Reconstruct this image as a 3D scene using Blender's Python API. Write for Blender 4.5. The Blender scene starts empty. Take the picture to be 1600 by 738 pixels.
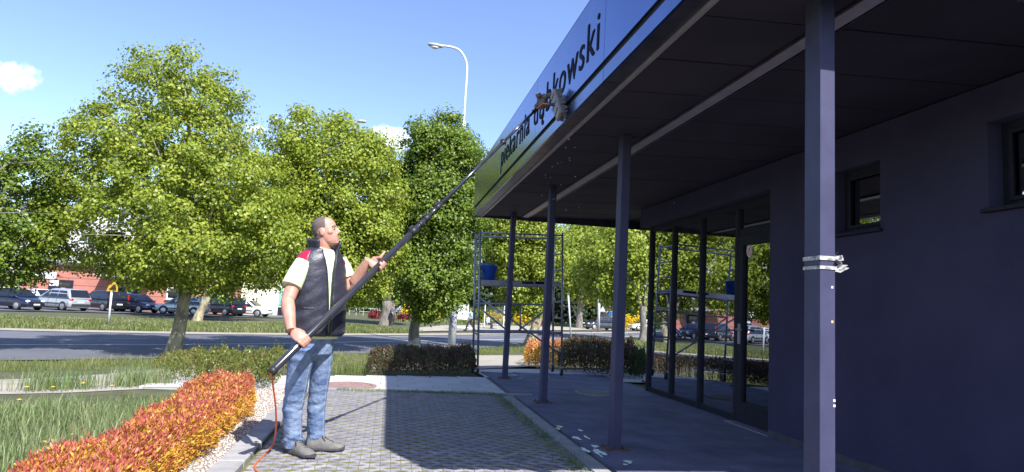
import bpy, math, random
import numpy as np
from mathutils import Vector, Matrix, Quaternion
PI = math.pi
rad = math.radians
scene = bpy.context.scene
col = scene.collection
random.seed(7)
RNG = np.random.default_rng(11)

# ------------------------------------------------------------------ camera
EYE = 1.19
FPX = 1014.0                                   # focal length in pixels of a 1600 px wide picture
def cam_axes(yaw, pitch, roll):
    cy, sy = math.cos(yaw), math.sin(yaw)
    f = np.array([sy*math.cos(pitch), cy*math.cos(pitch), math.sin(pitch)])
    r = np.array([cy, -sy, 0.0]); u = np.cross(r, f)
    return np.array([r*math.cos(roll)+u*math.sin(roll), -r*math.sin(roll)+u*math.cos(roll), f])
RC = cam_axes(rad(10.309), rad(6.387), rad(3.127))
CAM = np.array([0.0, 0.0, EYE])
cd = bpy.data.cameras.new('camera')
cam = bpy.data.objects.new('camera', cd); col.objects.link(cam)
cd.sensor_fit = 'HORIZONTAL'; cd.sensor_width = 36.0; cd.lens = 36.0*FPX/1600.0
cd.clip_start = 0.05; cd.clip_end = 5000
mw = Matrix.Identity(4)
for i in range(3):
    mw[i][0] = RC[0][i]; mw[i][1] = RC[1][i]; mw[i][2] = -RC[2][i]; mw[i][3] = CAM[i]
cam.matrix_world = mw
scene.camera = cam

# ------------------------------------------------------------------ sun, sky, exposure
SUN = np.array([0.367, -0.848, 1.0]); SUN = SUN/np.linalg.norm(SUN)
SUN_EL = math.asin(SUN[2]); SUN_AZ = math.atan2(SUN[0], SUN[1])
sl = bpy.data.lights.new('sun', 'SUN'); sl.energy = 5.0; sl.angle = rad(0.53); sl.color = (1.0, 0.975, 0.94)
so = bpy.data.objects.new('sun', sl); col.objects.link(so)
so.rotation_mode = 'QUATERNION'; so.rotation_quaternion = Vector(SUN).to_track_quat('Z', 'Y'); so.location = (10, -20, 30)
def ray(px, py): return RC.T @ np.array([(px-800)/FPX, -(py-369)/FPX, 1.0])
w = bpy.data.worlds.new('World'); scene.world = w; w.use_nodes = True
nt = w.node_tree; nt.nodes.clear()
out = nt.nodes.new('ShaderNodeOutputWorld'); bg = nt.nodes.new('ShaderNodeBackground')
sky = nt.nodes.new('ShaderNodeTexSky'); sky.sky_type = 'NISHITA'; sky.sun_disc = False
sky.sun_elevation = SUN_EL; sky.sun_rotation = SUN_AZ; sky.altitude = 100; sky.air_density = 1.0; sky.dust_density = 0.6; sky.ozone_density = 3.0
tc = nt.nodes.new('ShaderNodeTexCoord')
def wn(t, **k):
    n = nt.nodes.new(t)
    for a, b in k.items(): setattr(n, a, b)
    return n
hs = wn('ShaderNodeHueSaturation'); hs.inputs['Hue'].default_value = 0.511; hs.inputs['Saturation'].default_value = 1.04
nt.links.new(sky.outputs[0], hs.inputs['Color'])
noise = wn('ShaderNodeTexNoise'); noise.inputs['Scale'].default_value = 26; noise.inputs['Detail'].default_value = 6; noise.inputs['Roughness'].default_value = 0.6
nt.links.new(tc.outputs['Generated'], noise.inputs['Vector'])
prev = hs.outputs[0]
for (px, py, wx, wy, st) in ((14, 119, 0.030, 0.017, 0.8), (607, 217, 0.036, 0.018, 0.85), (455, 190, 0.03, 0.008, 0.35), (395, 200, 0.02, 0.006, 0.3), (-260, 150, .11, .03, .8), (-700, 60, .14, .05, .8), (1250, -500, .1, .05, .6)):
    d = ray(px, py); d = d/np.linalg.norm(d)
    up = np.array([0, 0, 1.0]); rt = np.cross(d, up); rt /= np.linalg.norm(rt); uu = np.cross(rt, d)
    dx = wn('ShaderNodeVectorMath', operation='DOT_PRODUCT'); dx.inputs[1].default_value = tuple(rt/wx)
    dy = wn('ShaderNodeVectorMath', operation='DOT_PRODUCT'); dy.inputs[1].default_value = tuple(uu/wy)
    df = wn('ShaderNodeVectorMath', operation='DOT_PRODUCT'); df.inputs[1].default_value = tuple(d)
    for n in (dx, dy, df): nt.links.new(tc.outputs['Generated'], n.inputs[0])
    sx = wn('ShaderNodeMath', operation='MULTIPLY'); nt.links.new(dx.outputs['Value'], sx.inputs[0]); nt.links.new(dx.outputs['Value'], sx.inputs[1])
    sy = wn('ShaderNodeMath', operation='MULTIPLY_ADD'); nt.links.new(dy.outputs['Value'], sy.inputs[0]); nt.links.new(dy.outputs['Value'], sy.inputs[1]); nt.links.new(sx.outputs[0], sy.inputs[2])
    nz = wn('ShaderNodeMath', operation='MULTIPLY_ADD'); nz.inputs[1].default_value = 5.0; nt.links.new(noise.outputs['Fac'], nz.inputs[0]); nz.inputs[2].default_value = -2.4
    sm = wn('ShaderNodeMath', operation='ADD'); nt.links.new(sy.outputs[0], sm.inputs[0]); nt.links.new(nz.outputs[0], sm.inputs[1])
    mr = wn('ShaderNodeMapRange'); mr.interpolation_type = 'SMOOTHSTEP'
    mr.inputs['From Min'].default_value = 1.3; mr.inputs['From Max'].default_value = -0.5; mr.inputs['To Min'].default_value = 0; mr.inputs['To Max'].default_value = st
    nt.links.new(sm.outputs[0], mr.inputs['Value'])
    fr = wn('ShaderNodeMath', operation='GREATER_THAN'); nt.links.new(df.outputs['Value'], fr.inputs[0]); fr.inputs[1].default_value = 0.5
    mm = wn('ShaderNodeMath', operation='MULTIPLY'); nt.links.new(mr.outputs[0], mm.inputs[0]); nt.links.new(fr.outputs[0], mm.inputs[1])
    mx = wn('ShaderNodeMix', data_type='RGBA'); nt.links.new(mm.outputs[0], mx.inputs[0]); nt.links.new(prev, mx.inputs[6]); mx.inputs[7].default_value = (11.5, 12.2, 13.5, 1)
    prev = mx.outputs[2]
nt.links.new(prev, bg.inputs['Color']); bg.inputs['Strength'].default_value = 0.15
nt.links.new(bg.outputs[0], out.inputs['Surface'])
vs = scene.view_settings
vs.view_transform = 'Standard'; vs.look = 'None'; vs.exposure = 0.92; vs.gamma = 1.0; vs.use_curve_mapping = False

# ------------------------------------------------------------------ terrain
NEAR = np.array([(-160,-62),(-70,-14),(-30,7),(-12,17.0),(-8.2,19.3),(-5,21.6),(-0.9,25.2),(4.5,31.7),(7.3,35.2),(19.8,51.8),(45,84),(160,230)], float)
FAR = np.array([(-170,-42),(-80,5),(-40,21),(-15.3,29.4),(-12.3,30.6),(-8.8,32.4),(-5.3,34.9),(-1.6,38.0),(3.9,43.4),(16,57.2),(23,65.3),(48,95),(150,218)], float)
DROP = 0.78
def side_dist(P, L=NEAR):
    P = np.atleast_2d(np.asarray(P, float)); best = np.full(len(P), 1e9); sgn = np.ones(len(P))
    for a, b in zip(L[:-1], L[1:]):
        d = b-a; t = np.clip(((P-a)@d)/(d@d), 0, 1); q = a+t[:, None]*d; v = P-q
        dist = np.hypot(v[:, 0], v[:, 1]); s = np.sign(d[1]*v[:, 0]-d[0]*v[:, 1])
        m = dist < best-1e-9; best[m] = dist[m]; sgn[m] = s[m]
    return best*sgn
def terr(x, y):
    P = np.c_[np.ravel(x), np.ravel(y)]
    s = side_dist(P); t = np.clip((13-s)/11.5, 0, 1)
    return (-DROP*t*t*(3-2*t)).reshape(np.shape(x))
def tz(x, y): return float(terr(np.array([x]), np.array([y]))[0])
def gp(px, py, dz=0.0):
    z = 0.0; d = ray(px, py)
    for _ in range(30):
        p = CAM+d*(z+dz-EYE)/d[2]; z = 0.5*z+0.5*tz(p[0], p[1])
    p = CAM+d*(z+dz-EYE)/d[2]
    return p
def atD(px, py, D): return CAM+ray(px, py)*D
def atX(px, py, X): d = ray(px, py); return CAM+d*X/d[0]
def fwd(p): return float(RC[2]@(np.asarray(p, float)-CAM))
def V(p): return Vector((float(p[0]), float(p[1]), float(p[2])))

# ------------------------------------------------------------------ object helpers
def tag(o, label=None, cat=None, group=None, kind=None):
    if label: o['label'] = label
    if cat: o['category'] = cat
    if group: o['group'] = group
    if kind: o['kind'] = kind
    return o
def empty(name, loc, label, cat, group=None, rz=0.0):
    o = bpy.data.objects.new(name, None); col.objects.link(o); o.empty_display_size = 0.1
    o.location = V(loc); o.rotation_euler = (0, 0, rz)
    return tag(o, label, cat, group)
def attach(o, parent, local=False):
    o.parent = parent
    if not local and parent.type == 'EMPTY': o.matrix_parent_inverse = parent.matrix_basis.inverted()
    elif not local and parent.parent is None: o.matrix_parent_inverse = parent.matrix_basis.inverted()
def add_obj(name, me, parent=None, local=False):
    o = bpy.data.objects.new(name, me); col.objects.link(o)
    if parent is not None: attach(o, parent, local)
    return o
def np_mesh(name, Vt, F, mat=None, smooth=False):
    me = bpy.data.meshes.new(name); Vt = np.asarray(Vt, np.float32); F = np.asarray(F, np.int32)
    n, k = F.shape
    me.vertices.add(len(Vt)); me.vertices.foreach_set('co', Vt.ravel())
    me.loops.add(n*k); me.loops.foreach_set('vertex_index', F.ravel())
    me.polygons.add(n); me.polygons.foreach_set('loop_start', np.arange(0, n*k, k, dtype=np.int32))
    me.update(calc_edges=True)
    if smooth: me.polygons.foreach_set('use_smooth', np.ones(n, bool))
    if mat: me.materials.append(mat)
    return me
class MB:
    def __init__(s): s.v = []; s.f = []
    def add(s, vs_, fs):
        o = len(s.v); s.v += [tuple(float(c) for c in p) for p in vs_]; s.f += [tuple(i+o for i in f) for f in fs]; return s
    def box(s, c, d, ax=None):
        c = np.array(c, float); ax = np.eye(3) if ax is None else np.array(ax, float)
        P = [c+ax[0]*d[0]/2*i+ax[1]*d[1]/2*j+ax[2]*d[2]/2*k for k in (-1, 1) for j in (-1, 1) for i in (-1, 1)]
        return s.add(P, [(0,2,3,1),(4,5,7,6),(0,1,5,4),(1,3,7,5),(3,2,6,7),(2,0,4,6)])
    def bb(s, x0, x1, y0, y1, z0, z1): return s.box(((x0+x1)/2, (y0+y1)/2, (z0+z1)/2), (x1-x0, y1-y0, z1-z0))
    def loft(s, rings, cap=True, closed=True):
        n = len(rings[0]); o = len(s.v)
        for r in rings: s.v += [tuple(float(c) for c in p) for p in r]
        m = n if closed else n-1
        for i in range(len(rings)-1):
            for j in range(m):
                a = o+i*n+j; b = o+i*n+(j+1) % n
                s.f.append((a, b, b+n, a+n))
        if cap and closed:
            s.f.append(tuple(o+j for j in reversed(range(n)))); s.f.append(tuple(o+(len(rings)-1)*n+j for j in range(n)))
        return s
    def tube(s, pts, r, n=8, cap=True):
        pts = [np.array(p, float) for p in pts]; r = [r]*len(pts) if np.isscalar(r) else r
        rings = []; u = None
        for i, p in enumerate(pts):
            a = pts[max(i-1, 0)]; b = pts[min(i+1, len(pts)-1)]; t = (b-a)/max(np.linalg.norm(b-a), 1e-9)
            if u is None:
                u = np.cross(t, (0, 0, 1)) if abs(t[2]) < 0.9 else np.cross(t, (1, 0, 0))
            u = u-t*(u@t); u /= np.linalg.norm(u); v = np.cross(t, u)
            rings.append([p+r[i]*(math.cos(2*PI*k/n)*u+math.sin(2*PI*k/n)*v) for k in range(n)])
        return s.loft(rings, cap)
    def ell(s, c, R, ax=None, nu=12, nv=8):
        c = np.array(c, float); ax = np.eye(3) if ax is None else np.array(ax, float); rings = []
        for i in range(nv+1):
            th = PI*(i+0.02)/(nv+0.04); 
            rings.append([c+ax[0]*R[0]*math.sin(th)*math.cos(2*PI*k/nu)+ax[1]*R[1]*math.sin(th)*math.sin(2*PI*k/nu)-ax[2]*R[2]*math.cos(th) for k in range(nu)])
        return s.loft(rings)
    def prism(s, poly, o, u, v, n_, h):
        o, u, v, n_ = (np.array(a, float) for a in (o, u, v, n_)); k = len(poly)
        P = [o+u*a+v*b for a, b in poly]; P += [p+n_*h for p in P]
        return s.add(P, [tuple(reversed(range(k))), tuple(range(k, 2*k))]+[(i, (i+1) % k, (i+1) % k+k, i+k) for i in range(k)])
    def mesh(s, name, mat, smooth=False):
        me = bpy.data.meshes.new(name); me.from_pydata(s.v, [], s.f); me.update()
        if smooth: me.polygons.foreach_set('use_smooth', np.ones(len(me.polygons), bool))
        if mat: me.materials.append(mat)
        return me
    def build(s, name, mat, parent=None, smooth=False, bevel=0, local=False):
        o = None
        if parent is None:                       # a thing that is one mesh: origin at its base
            P = np.array(s.v); c = np.array([P[:, 0].mean(), P[:, 1].mean(), P[:, 2].min()])
            s.v = [tuple(p) for p in P-c]; o = add_obj(name, s.mesh(name, mat, smooth)); o.location = V(c)
        else: o = add_obj(name, s.mesh(name, mat, smooth), parent, local)
        if bevel:
            b = o.modifiers.new('bevel', 'BEVEL'); b.width = bevel; b.segments = 2; b.limit_method = 'ANGLE'
        return o
def remeshed(mb, voxel, smooth=2):
    o = add_obj('tmp', mb.mesh('tmp', None))
    m = o.modifiers.new('r', 'REMESH'); m.mode = 'VOXEL'; m.voxel_size = voxel; m.use_smooth_shade = True
    if smooth:
        q = o.modifiers.new('s', 'SMOOTH'); q.iterations = smooth; q.factor = 0.5
    dg = bpy.context.evaluated_depsgraph_get(); dg.update()
    me = bpy.data.meshes.new_from_object(o.evaluated_get(dg))
    bpy.data.objects.remove(o)
    me.polygons.foreach_set('use_smooth', np.ones(len(me.polygons), bool))
    return me
def copy_thing(src, loc, rz=None, label=None):
    c = src.copy(); col.objects.link(c); c.location = V(loc)
    if rz is not None: c.rotation_euler = (0, 0, rz)
    if label: c['label'] = label
    def rec(a, b):
        for ch in list(a.children):
            k = ch.copy(); col.objects.link(k); k.parent = b; rec(ch, k)
    rec(src, c)
    return c

# ------------------------------------------------------------------ materials
def material(name, c1, c2=None, rough=0.6, metal=0.0, scale=8.0, detail=5.0, bump=0.0, bscale=None, spec=None, coat=0.0, contrast=(0.35, 0.65), stretch=None, local=False):
    m = bpy.data.materials.new(name); m.use_nodes = True; t = m.node_tree; p = t.nodes['Principled BSDF']
    p.inputs['Roughness'].default_value = rough; p.inputs['Metallic'].default_value = metal
    p.inputs['Base Color'].default_value = (*c1, 1)
    if spec is not None: p.inputs['Specular IOR Level'].default_value = spec
    if coat: p.inputs['Coat Weight'].default_value = coat; p.inputs['Coat Roughness'].default_value = 0.05
    if local:
        g = t.nodes.new('ShaderNodeTexCoord'); src = g.outputs['Object']
    else:
        g = t.nodes.new('ShaderNodeNewGeometry'); src = g.outputs['Position']
    if stretch:
        mp = t.nodes.new('ShaderNodeMapping'); mp.inputs['Scale'].default_value = stretch; t.links.new(src, mp.inputs['Vector']); src = mp.outputs[0]
    if c2 is not None:
        n = t.nodes.new('ShaderNodeTexNoise'); n.inputs['Scale'].default_value = scale; n.inputs['Detail'].default_value = detail; n.inputs['Roughness'].default_value = 0.62
        t.links.new(src, n.inputs['Vector'])
        r = t.nodes.new('ShaderNodeMapRange'); r.inputs['From Min'].default_value = contrast[0]; r.inputs['From Max'].default_value = contrast[1]; t.links.new(n.outputs['Fac'], r.inputs['Value'])
        x = t.nodes.new('ShaderNodeMix'); x.data_type = 'RGBA'; t.links.new(r.outputs[0], x.inputs[0]); x.inputs[6].default_value = (*c1, 1); x.inputs[7].default_value = (*c2, 1)
        t.links.new(x.outputs[2], p.inputs['Base Color'])
    if bump:
        n2 = t.nodes.new('ShaderNodeTexNoise'); n2.inputs['Scale'].default_value = bscale or scale*4; n2.inputs['Detail'].default_value = 6
        t.links.new(src, n2.inputs['Vector'])
        b = t.nodes.new('ShaderNodeBump'); b.inputs['Strength'].default_value = bump; b.inputs['Distance'].default_value = 0.02
        t.links.new(n2.outputs['Fac'], b.inputs['Height']); t.links.new(b.outputs[0], p.inputs['Normal'])
    return m
def tint_by_object(m, amount=0.25):
    """each piece a little lighter or darker than the next"""
    t = m.node_tree; p = t.nodes['Principled BSDF']; oi = t.nodes.new('ShaderNodeObjectInfo')
    r = t.nodes.new('ShaderNodeMapRange'); r.inputs['To Min'].default_value = 1-amount; r.inputs['To Max'].default_value = 1+amount
    t.links.new(oi.outputs['Random'], r.inputs['Value'])
    x = t.nodes.new('ShaderNodeVectorMath'); x.operation = 'SCALE'; t.links.new(r.outputs[0], x.inputs['Scale'])
    l = p.inputs['Base Color'].links
    if l: t.links.new(l[0].from_socket, x.inputs[0])
    else: x.inputs[0].default_value = tuple(p.inputs['Base Color'].default_value)[:3]
    t.links.new(x.outputs[0], p.inputs['Base Color'])
    return m
def leafmat(name, cols, trans=0.35, rough=0.45, hue_noise=None):
    m = bpy.data.materials.new(name); m.use_nodes = True; t = m.node_tree; p = t.nodes['Principled BSDF']; o = t.nodes['Material Output']
    g = t.nodes.new('ShaderNodeNewGeometry'); r = t.nodes.new('ShaderNodeValToRGB'); e = r.color_ramp.elements
    e[0].color = (*cols[0], 1); e[0].position = 0; e[1].color = (*cols[-1], 1); e[1].position = 1
    for i, c in enumerate(cols[1:-1]):
        q = e.new((i+1)/(len(cols)-1)); q.color = (*c, 1)
    fac = g.outputs['Random Per Island']
    if hue_noise:
        n = t.nodes.new('ShaderNodeTexNoise'); n.inputs['Scale'].default_value = hue_noise; t.links.new(g.outputs['Position'], n.inputs['Vector'])
        mr = t.nodes.new('ShaderNodeMapRange'); mr.inputs['From Min'].default_value = .3; mr.inputs['From Max'].default_value = .7; t.links.new(n.outputs['Fac'], mr.inputs['Value'])
        a = t.nodes.new('ShaderNodeMix'); a.inputs[0].default_value = 0.5; t.links.new(fac, a.inputs[2]); t.links.new(mr.outputs[0], a.inputs[3]); fac = a.outputs[0]
    t.links.new(fac, r.inputs[0])
    p.inputs['Roughness'].default_value = rough; p.inputs['Specular IOR Level'].default_value = 0.35
    t.links.new(r.outputs[0], p.inputs['Base Color'])
    tr = t.nodes.new('ShaderNodeBsdfTranslucent'); t.links.new(r.outputs[0], tr.inputs['Color'])
    mx = t.nodes.new('ShaderNodeMixShader'); mx.inputs[0].default_value = trans
    t.links.new(p.outputs[0], mx.inputs[1]); t.links.new(tr.outputs[0], mx.inputs[2]); t.links.new(mx.outputs[0], o.inputs['Surface'])
    return m
def glassmat(name, tint, gain=1.0, rough=0.0, add=0.03):
    m = bpy.data.materials.new(name); m.use_nodes = True; t = m.node_tree; t.nodes.clear()
    o = t.nodes.new('ShaderNodeOutputMaterial'); tr = t.nodes.new('ShaderNodeBsdfTransparent'); tr.inputs[0].default_value = (*tint, 1)
    gl = t.nodes.new('ShaderNodeBsdfGlossy'); gl.inputs['Roughness'].default_value = rough; gl.inputs['Color'].default_value = (0.9, 0.93, 1, 1)
    fr = t.nodes.new('ShaderNodeFresnel'); fr.inputs[0].default_value = 1.52
    k = t.nodes.new('ShaderNodeMath'); k.operation = 'MULTIPLY_ADD'; k.inputs[1].default_value = gain; k.inputs[2].default_value = add; k.use_clamp = True
    t.links.new(fr.outputs[0], k.inputs[0]); mx = t.nodes.new('ShaderNodeMixShader')
    t.links.new(k.outputs[0], mx.inputs[0]); t.links.new(tr.outputs[0], mx.inputs[1]); t.links.new(gl.outputs[0], mx.inputs[2]); t.links.new(mx.outputs[0], o.inputs[0])
    return m
MT = {}
MT['soil'] = material('soil_and_short_grass', (0.045, 0.06, 0.018), (0.10, 0.095, 0.045), 0.95, scale=3.0, bump=0.5, bscale=40)
MT['far_field'] = material('far_field', (0.06, 0.085, 0.025), (0.09, 0.10, 0.04), 0.95, scale=0.2)
MT['asphalt'] = material('worn_asphalt', (0.085, 0.087, 0.105), (0.125, 0.127, 0.145), 0.8, scale=0.6, bump=0.25, bscale=120)
MT['white_line'] = material('road_paint', (0.62, 0.62, 0.62), (0.4, 0.4, 0.41), 0.7, scale=9)
MT['sand'] = material('sandy_shoulder', (0.38, 0.34, 0.28), (0.27, 0.24, 0.20), 0.95, scale=1.4, bump=0.3, bscale=60)
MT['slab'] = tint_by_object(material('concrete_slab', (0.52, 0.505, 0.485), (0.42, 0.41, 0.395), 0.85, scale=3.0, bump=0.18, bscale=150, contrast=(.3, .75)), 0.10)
MT['apron'] = tint_by_object(material('apron_slab', (0.165, 0.16, 0.225), (0.095, 0.093, 0.145), 0.8, scale=2.2, bump=0.2, bscale=140), 0.10)  # slab colour lowered and blued to deepen the shade under the canopy
MT['joint'] = material('sanded_joint', (0.10, 0.095, 0.085), (0.15, 0.14, 0.11), 0.95, scale=20)
MT['kerb'] = tint_by_object(material('kerb_concrete', (0.25, 0.245, 0.245), (0.33, 0.32, 0.31), 0.85, scale=6, bump=0.25, bscale=120), 0.10)
MT['paver'] = tint_by_object(material('grid_paver_concrete', (0.205, 0.195, 0.23), (0.32, 0.305, 0.325), 0.8, scale=5, detail=8, bump=0.35, bscale=200), 0.22)
MT['moss'] = material('mossy_bed', (0.10, 0.11, 0.022), (0.19, 0.175, 0.06), 0.95, scale=9, bump=0.5, bscale=90)
MT['gravel'] = leafmat('gravel_stones', [(0.30, 0.25, 0.21), (0.5, 0.44, 0.38), (0.62, 0.57, 0.52), (0.42, 0.33, 0.28)], trans=0.0, rough=0.8)
MT['gravel_bed'] = material('gravel_bed', (0.22, 0.18, 0.15), (0.34, 0.29, 0.25), 0.95, scale=30, bump=0.6, bscale=80)
MT['dandelion'] = material('dandelion_yellow', (0.8, 0.5, 0.02), (0.7, 0.4, 0.02), 0.6)
MT['stem'] = material('green_stem', (0.10, 0.15, 0.04), (0.14, 0.17, 0.06), 0.7)

# ------------------------------------------------------------------ ground, road, pavements
def axis_coords(lo, hi, flo, fhi, step):
    a = list(np.arange(flo, fhi+1e-6, step)); g = step; x = fhi
    while x < hi: g *= 1.35; x += g; a.append(min(x, hi))
    g = step; x = flo; b = []
    while x > lo: g *= 1.35; x -= g; b.append(max(x, lo))
    return np.array(sorted(set(b))+a)
gx = axis_coords(-2500, 2500, -34, 34, 0.8); gy = axis_coords(-600, 3500, -10, 76, 0.8)
GX, GY = np.meshgrid(gx, gy, indexing='ij'); GZ = terr(GX, GY)-0.035
n0, n1 = GX.shape; idx = np.arange(n0*n1).reshape(n0, n1)
F = np.stack([idx[:-1, :-1], idx[1:, :-1], idx[1:, 1:], idx[:-1, 1:]], -1).reshape(-1, 4)
ground = add_obj('ground', np_mesh('ground', np.c_[GX.ravel(), GY.ravel(), GZ.ravel()], F, MT['soil'], True)); tag(ground, 'ground of rough grass and soil falling gently to the road', None, kind='structure')
def resample(L, step=0.5):
    L = np.array(L, float); s = np.r_[0, np.cumsum(np.hypot(*np.diff(L, axis=0).T))]
    n = max(2, int(s[-1]/step)+1); q = np.linspace(0, s[-1], n)
    return np.c_[np.interp(q, s, L[:, 0]), np.interp(q, s, L[:, 1])]
def strip(name, A, B, mat, off=0.0, nl=None, nw=6, kind='structure', label=None, thick=0.0):
    """sheet between two polylines, draped on the terrain"""
    nl = nl or 60
    def rs(L):
        L = np.array(L, float); s = np.r_[0, np.cumsum(np.hypot(*np.diff(L, axis=0).T))]; q = np.linspace(0, s[-1], nl)
        return np.c_[np.interp(q, s, L[:, 0]), np.interp(q, s, L[:, 1])]
    a, b = rs(A), rs(B); t = np.linspace(0, 1, nw)[None, :, None]
    P = a[:, None]*(1-t)+b[:, None]*t; Z = terr(P[..., 0], P[..., 1])+off
    Vt = np.c_[P[..., 0].ravel(), P[..., 1].ravel(), Z.ravel()]; ii = np.arange(nl*nw).reshape(nl, nw)
    Ff = np.stack([ii[:-1, :-1], ii[1:, :-1], ii[1:, 1:], ii[:-1, 1:]], -1).reshape(-1, 4)
    me = np_mesh(name, Vt, Ff, mat, True); o = add_obj(name, me)
    return tag(o, label, None, kind=kind)
def offset_poly(L, d):
    L = np.array(L, float); T = np.gradient(L, axis=0); T /= np.hypot(T[:, 0], T[:, 1])[:, None]
    return L+np.c_[-T[:, 1], T[:, 0]]*d
road = strip('road', resample(NEAR, 1.0), resample(FAR, 1.0), MT['asphalt'], 0.0, 260, 10, label='grey asphalt road behind the trees')
FARR = resample(FAR, 1.0); NEARR = resample(NEAR, 1.0)
strip('road_shoulder', offset_poly(FARR, 0.0), offset_poly(FARR, 1.5), MT['sand'], 0.02, 260, 4, label='pale sandy shoulder along the far side of the road')
CL = np.array([(-60,-3.2),(-30,12.2),(-18,19.0),(-11.8,22.9),(-7.4,26),(-4.1,29.0),(-1.9,31.5),(1.2,34.9),(6.5,40.3),(11.9,46),(16,50.5),(40,80),(120,178)], float)
cl = resample(CL, 1.0)
def lane(name, L, w_, o): 
    q = strip(name, offset_poly(L, -w_/2), offset_poly(L, w_/2), MT['white_line'], o, len(L), 2, kind=None); attach(q, road); return q
lane('lane_line', cl, 0.22, 0.006)
off2 = offset_poly(cl, 3.1); k = 0
for i in range(20, len(off2)-8, 9):
    if -25 < off2[i, 0] < 40: lane('lane_dash', off2[i:i+5], 0.13, 0.006)
# sandy yard on the far side of the road, right part
yard = [gp(640, 519)[:2], gp(690, 517.5)[:2], gp(760, 517)[:2], gp(830, 516.5)[:2], gp(900, 516.5)[:2], gp(1010, 517)[:2], gp(1060, 518)[:2]]
yard2 = [gp(640, 514)[:2], gp(690, 509)[:2], gp(760, 508)[:2], gp(830, 509)[:2], gp(900, 508.5)[:2], gp(1010, 509)[:2], gp(1060, 510)[:2]]
strip('sandy_yard', yard, yard2, MT['sand'], 0.03, 50, 8, label='pale trodden yard across the road by the notice board')
strip('verge_path', [gp(p, q+2)[:2] for p, q in ((-60, 498), (0, 498), (100, 499), (200, 504), (280, 505.5), (400, 506), (470, 507))], [gp(p, q-2.5)[:2] for p, q in ((-60, 498), (0, 498), (100, 499), (200, 504), (280, 505.5), (400, 506), (470, 507))], MT['sand'], 0.03, 60, 4, label='narrow grey footpath in the far verge')
strip('car_park', [gp(p, q)[:2] for p, q in ((-120, 485), (0, 486), (120, 488), (220, 491), (300, 494.5), (420, 497), (470, 498))], [atD(p, 500, 78)[:2] for p in (-120, 0, 120, 220, 300, 420, 470)], MT['asphalt'], 0.03, 60, 6, label='asphalt car park in front of the red building')
strip('lawn_path', [gp(p, q)[:2] for p, q in ((-260, 585), (0, 590), (100, 586), (200, 579), (260, 575), (440, 573))], [gp(p, q)[:2] for p, q in ((-260, 612), (0, 612), (100, 610), (250, 603), (330, 598), (440, 590))], MT['sand'], -0.029, 60, 8, label='pale worn path between lawn and roadside grass')
strip('garden_path', [gp(p, q)[:2] for p, q in ((748, 578), (790, 576), (830, 574), (850, 576))], [gp(p, q)[:2] for p, q in ((735, 556), (770, 556), (815, 556), (832, 558))], MT['sand'], 0.02, 40, 12, label='pale path running from the paving to the road')
# pavement of concrete slabs
def slab_mesh(w_, d, h, mat, name):
    b = MB().box((0, 0, -h/2), (w_, d, h)); return b.mesh(name, mat)
pav = strip('pavement', [(-3.0, 9.1), (1.72, 9.1)], [(-3.0, 11.25), (1.72, 11.25)], MT['joint'], -0.012, 20, 8, label='pavement of pale rectangular slabs behind the parking bay')
half_ = slab_mesh(0.242, 0.342, 0.03, MT['slab'], 'paving_slab'); sm_ = slab_mesh(0.492, 0.342, 0.03, MT['slab'], 'paving_slab'); r_ = 0
y = 9.28
while y < 11.2:
    x = -2.79+(0.25 if r_ % 2 else 0)
    if r_ % 2 == 0:
        o = add_obj('paving_slab', half_, pav); o.location = (1.585, y, tz(1.585, y)+0.004)
    while x < (1.3 if r_ % 2 == 0 else 1.6):
        o = add_obj('paving_slab', sm_, pav); o.location = (x, y, tz(x, y)+0.004+random.uniform(-.0015, .0015)); o.rotation_euler = (random.uniform(-.003, .003), random.uniform(-.003, .003), 0)
        x += 0.5
    y += 0.35; r_ += 1
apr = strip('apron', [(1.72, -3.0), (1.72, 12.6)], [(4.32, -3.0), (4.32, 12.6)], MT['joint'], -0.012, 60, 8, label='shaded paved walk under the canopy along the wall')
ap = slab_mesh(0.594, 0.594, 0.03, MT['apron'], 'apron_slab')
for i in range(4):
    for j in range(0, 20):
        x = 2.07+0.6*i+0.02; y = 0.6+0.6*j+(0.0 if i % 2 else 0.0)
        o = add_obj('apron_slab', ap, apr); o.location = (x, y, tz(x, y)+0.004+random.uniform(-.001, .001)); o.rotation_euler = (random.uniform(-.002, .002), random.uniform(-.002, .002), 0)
wal = strip('corner_paving', [(1.72, 11.25), (1.72, 13.6)], [(9.0, 11.25), (9.0, 13.2)], MT['slab'], 0.0, 30, 20, label='pale paving past the far end of the canopy')
# grid pavers
bed = strip('grid_paving', [(-0.9, 2.0), (-0.9, 9.02)], [(1.58, 2.0), (1.58, 9.02)], MT['moss'], 0.0025, 30, 10, label='parking bay of grass grid pavers')
PB, PT, PA, PP = 0.082, 0.045, 0.0170, 0.150
def paver_mesh(up, h=0.03):
    xs = np.linspace(0, 1, 5); w_ = PP/2-0.004; s = 1 if up else -1
    yc = [s*PA*-math.cos(PI*t) for t in xs]
    top = [(-w_/2+w_*t, c+PT/2) for t, c in zip(xs, yc)]; bot = [(-w_/2+w_*t, c-PT/2) for t, c in zip(xs, yc)]
    poly = bot+top[::-1]; b = MB(); b.prism(poly, (0, 0, -h), (1, 0, 0), (0, 1, 0), (0, 0, 1), h)
    return b
pm = [paver_mesh(False).mesh('paver', MT['paver']), paver_mesh(True).mesh('paver', MT['paver'])]
cells = []
r_ = 0; y = 3.2
while y < 8.98:
    k = 0; x = -0.88
    while x < 1.54:
        cells.append((x+PP/4, y, (k+r_) % 2)); x += PP/2; k += 1
    y += PB; r_ += 1
def seen(x, y):
    q = RC@(np.array([x, y, 0.0])-CAM); return 369-FPX*q[1]/q[2] < 742
vis = [c for c in cells if seen(c[0], c[1])]
vis.sort(key=lambda c: c[1]); nearp = set(vis[:300])
rest_v = []; rest_f = []
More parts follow.
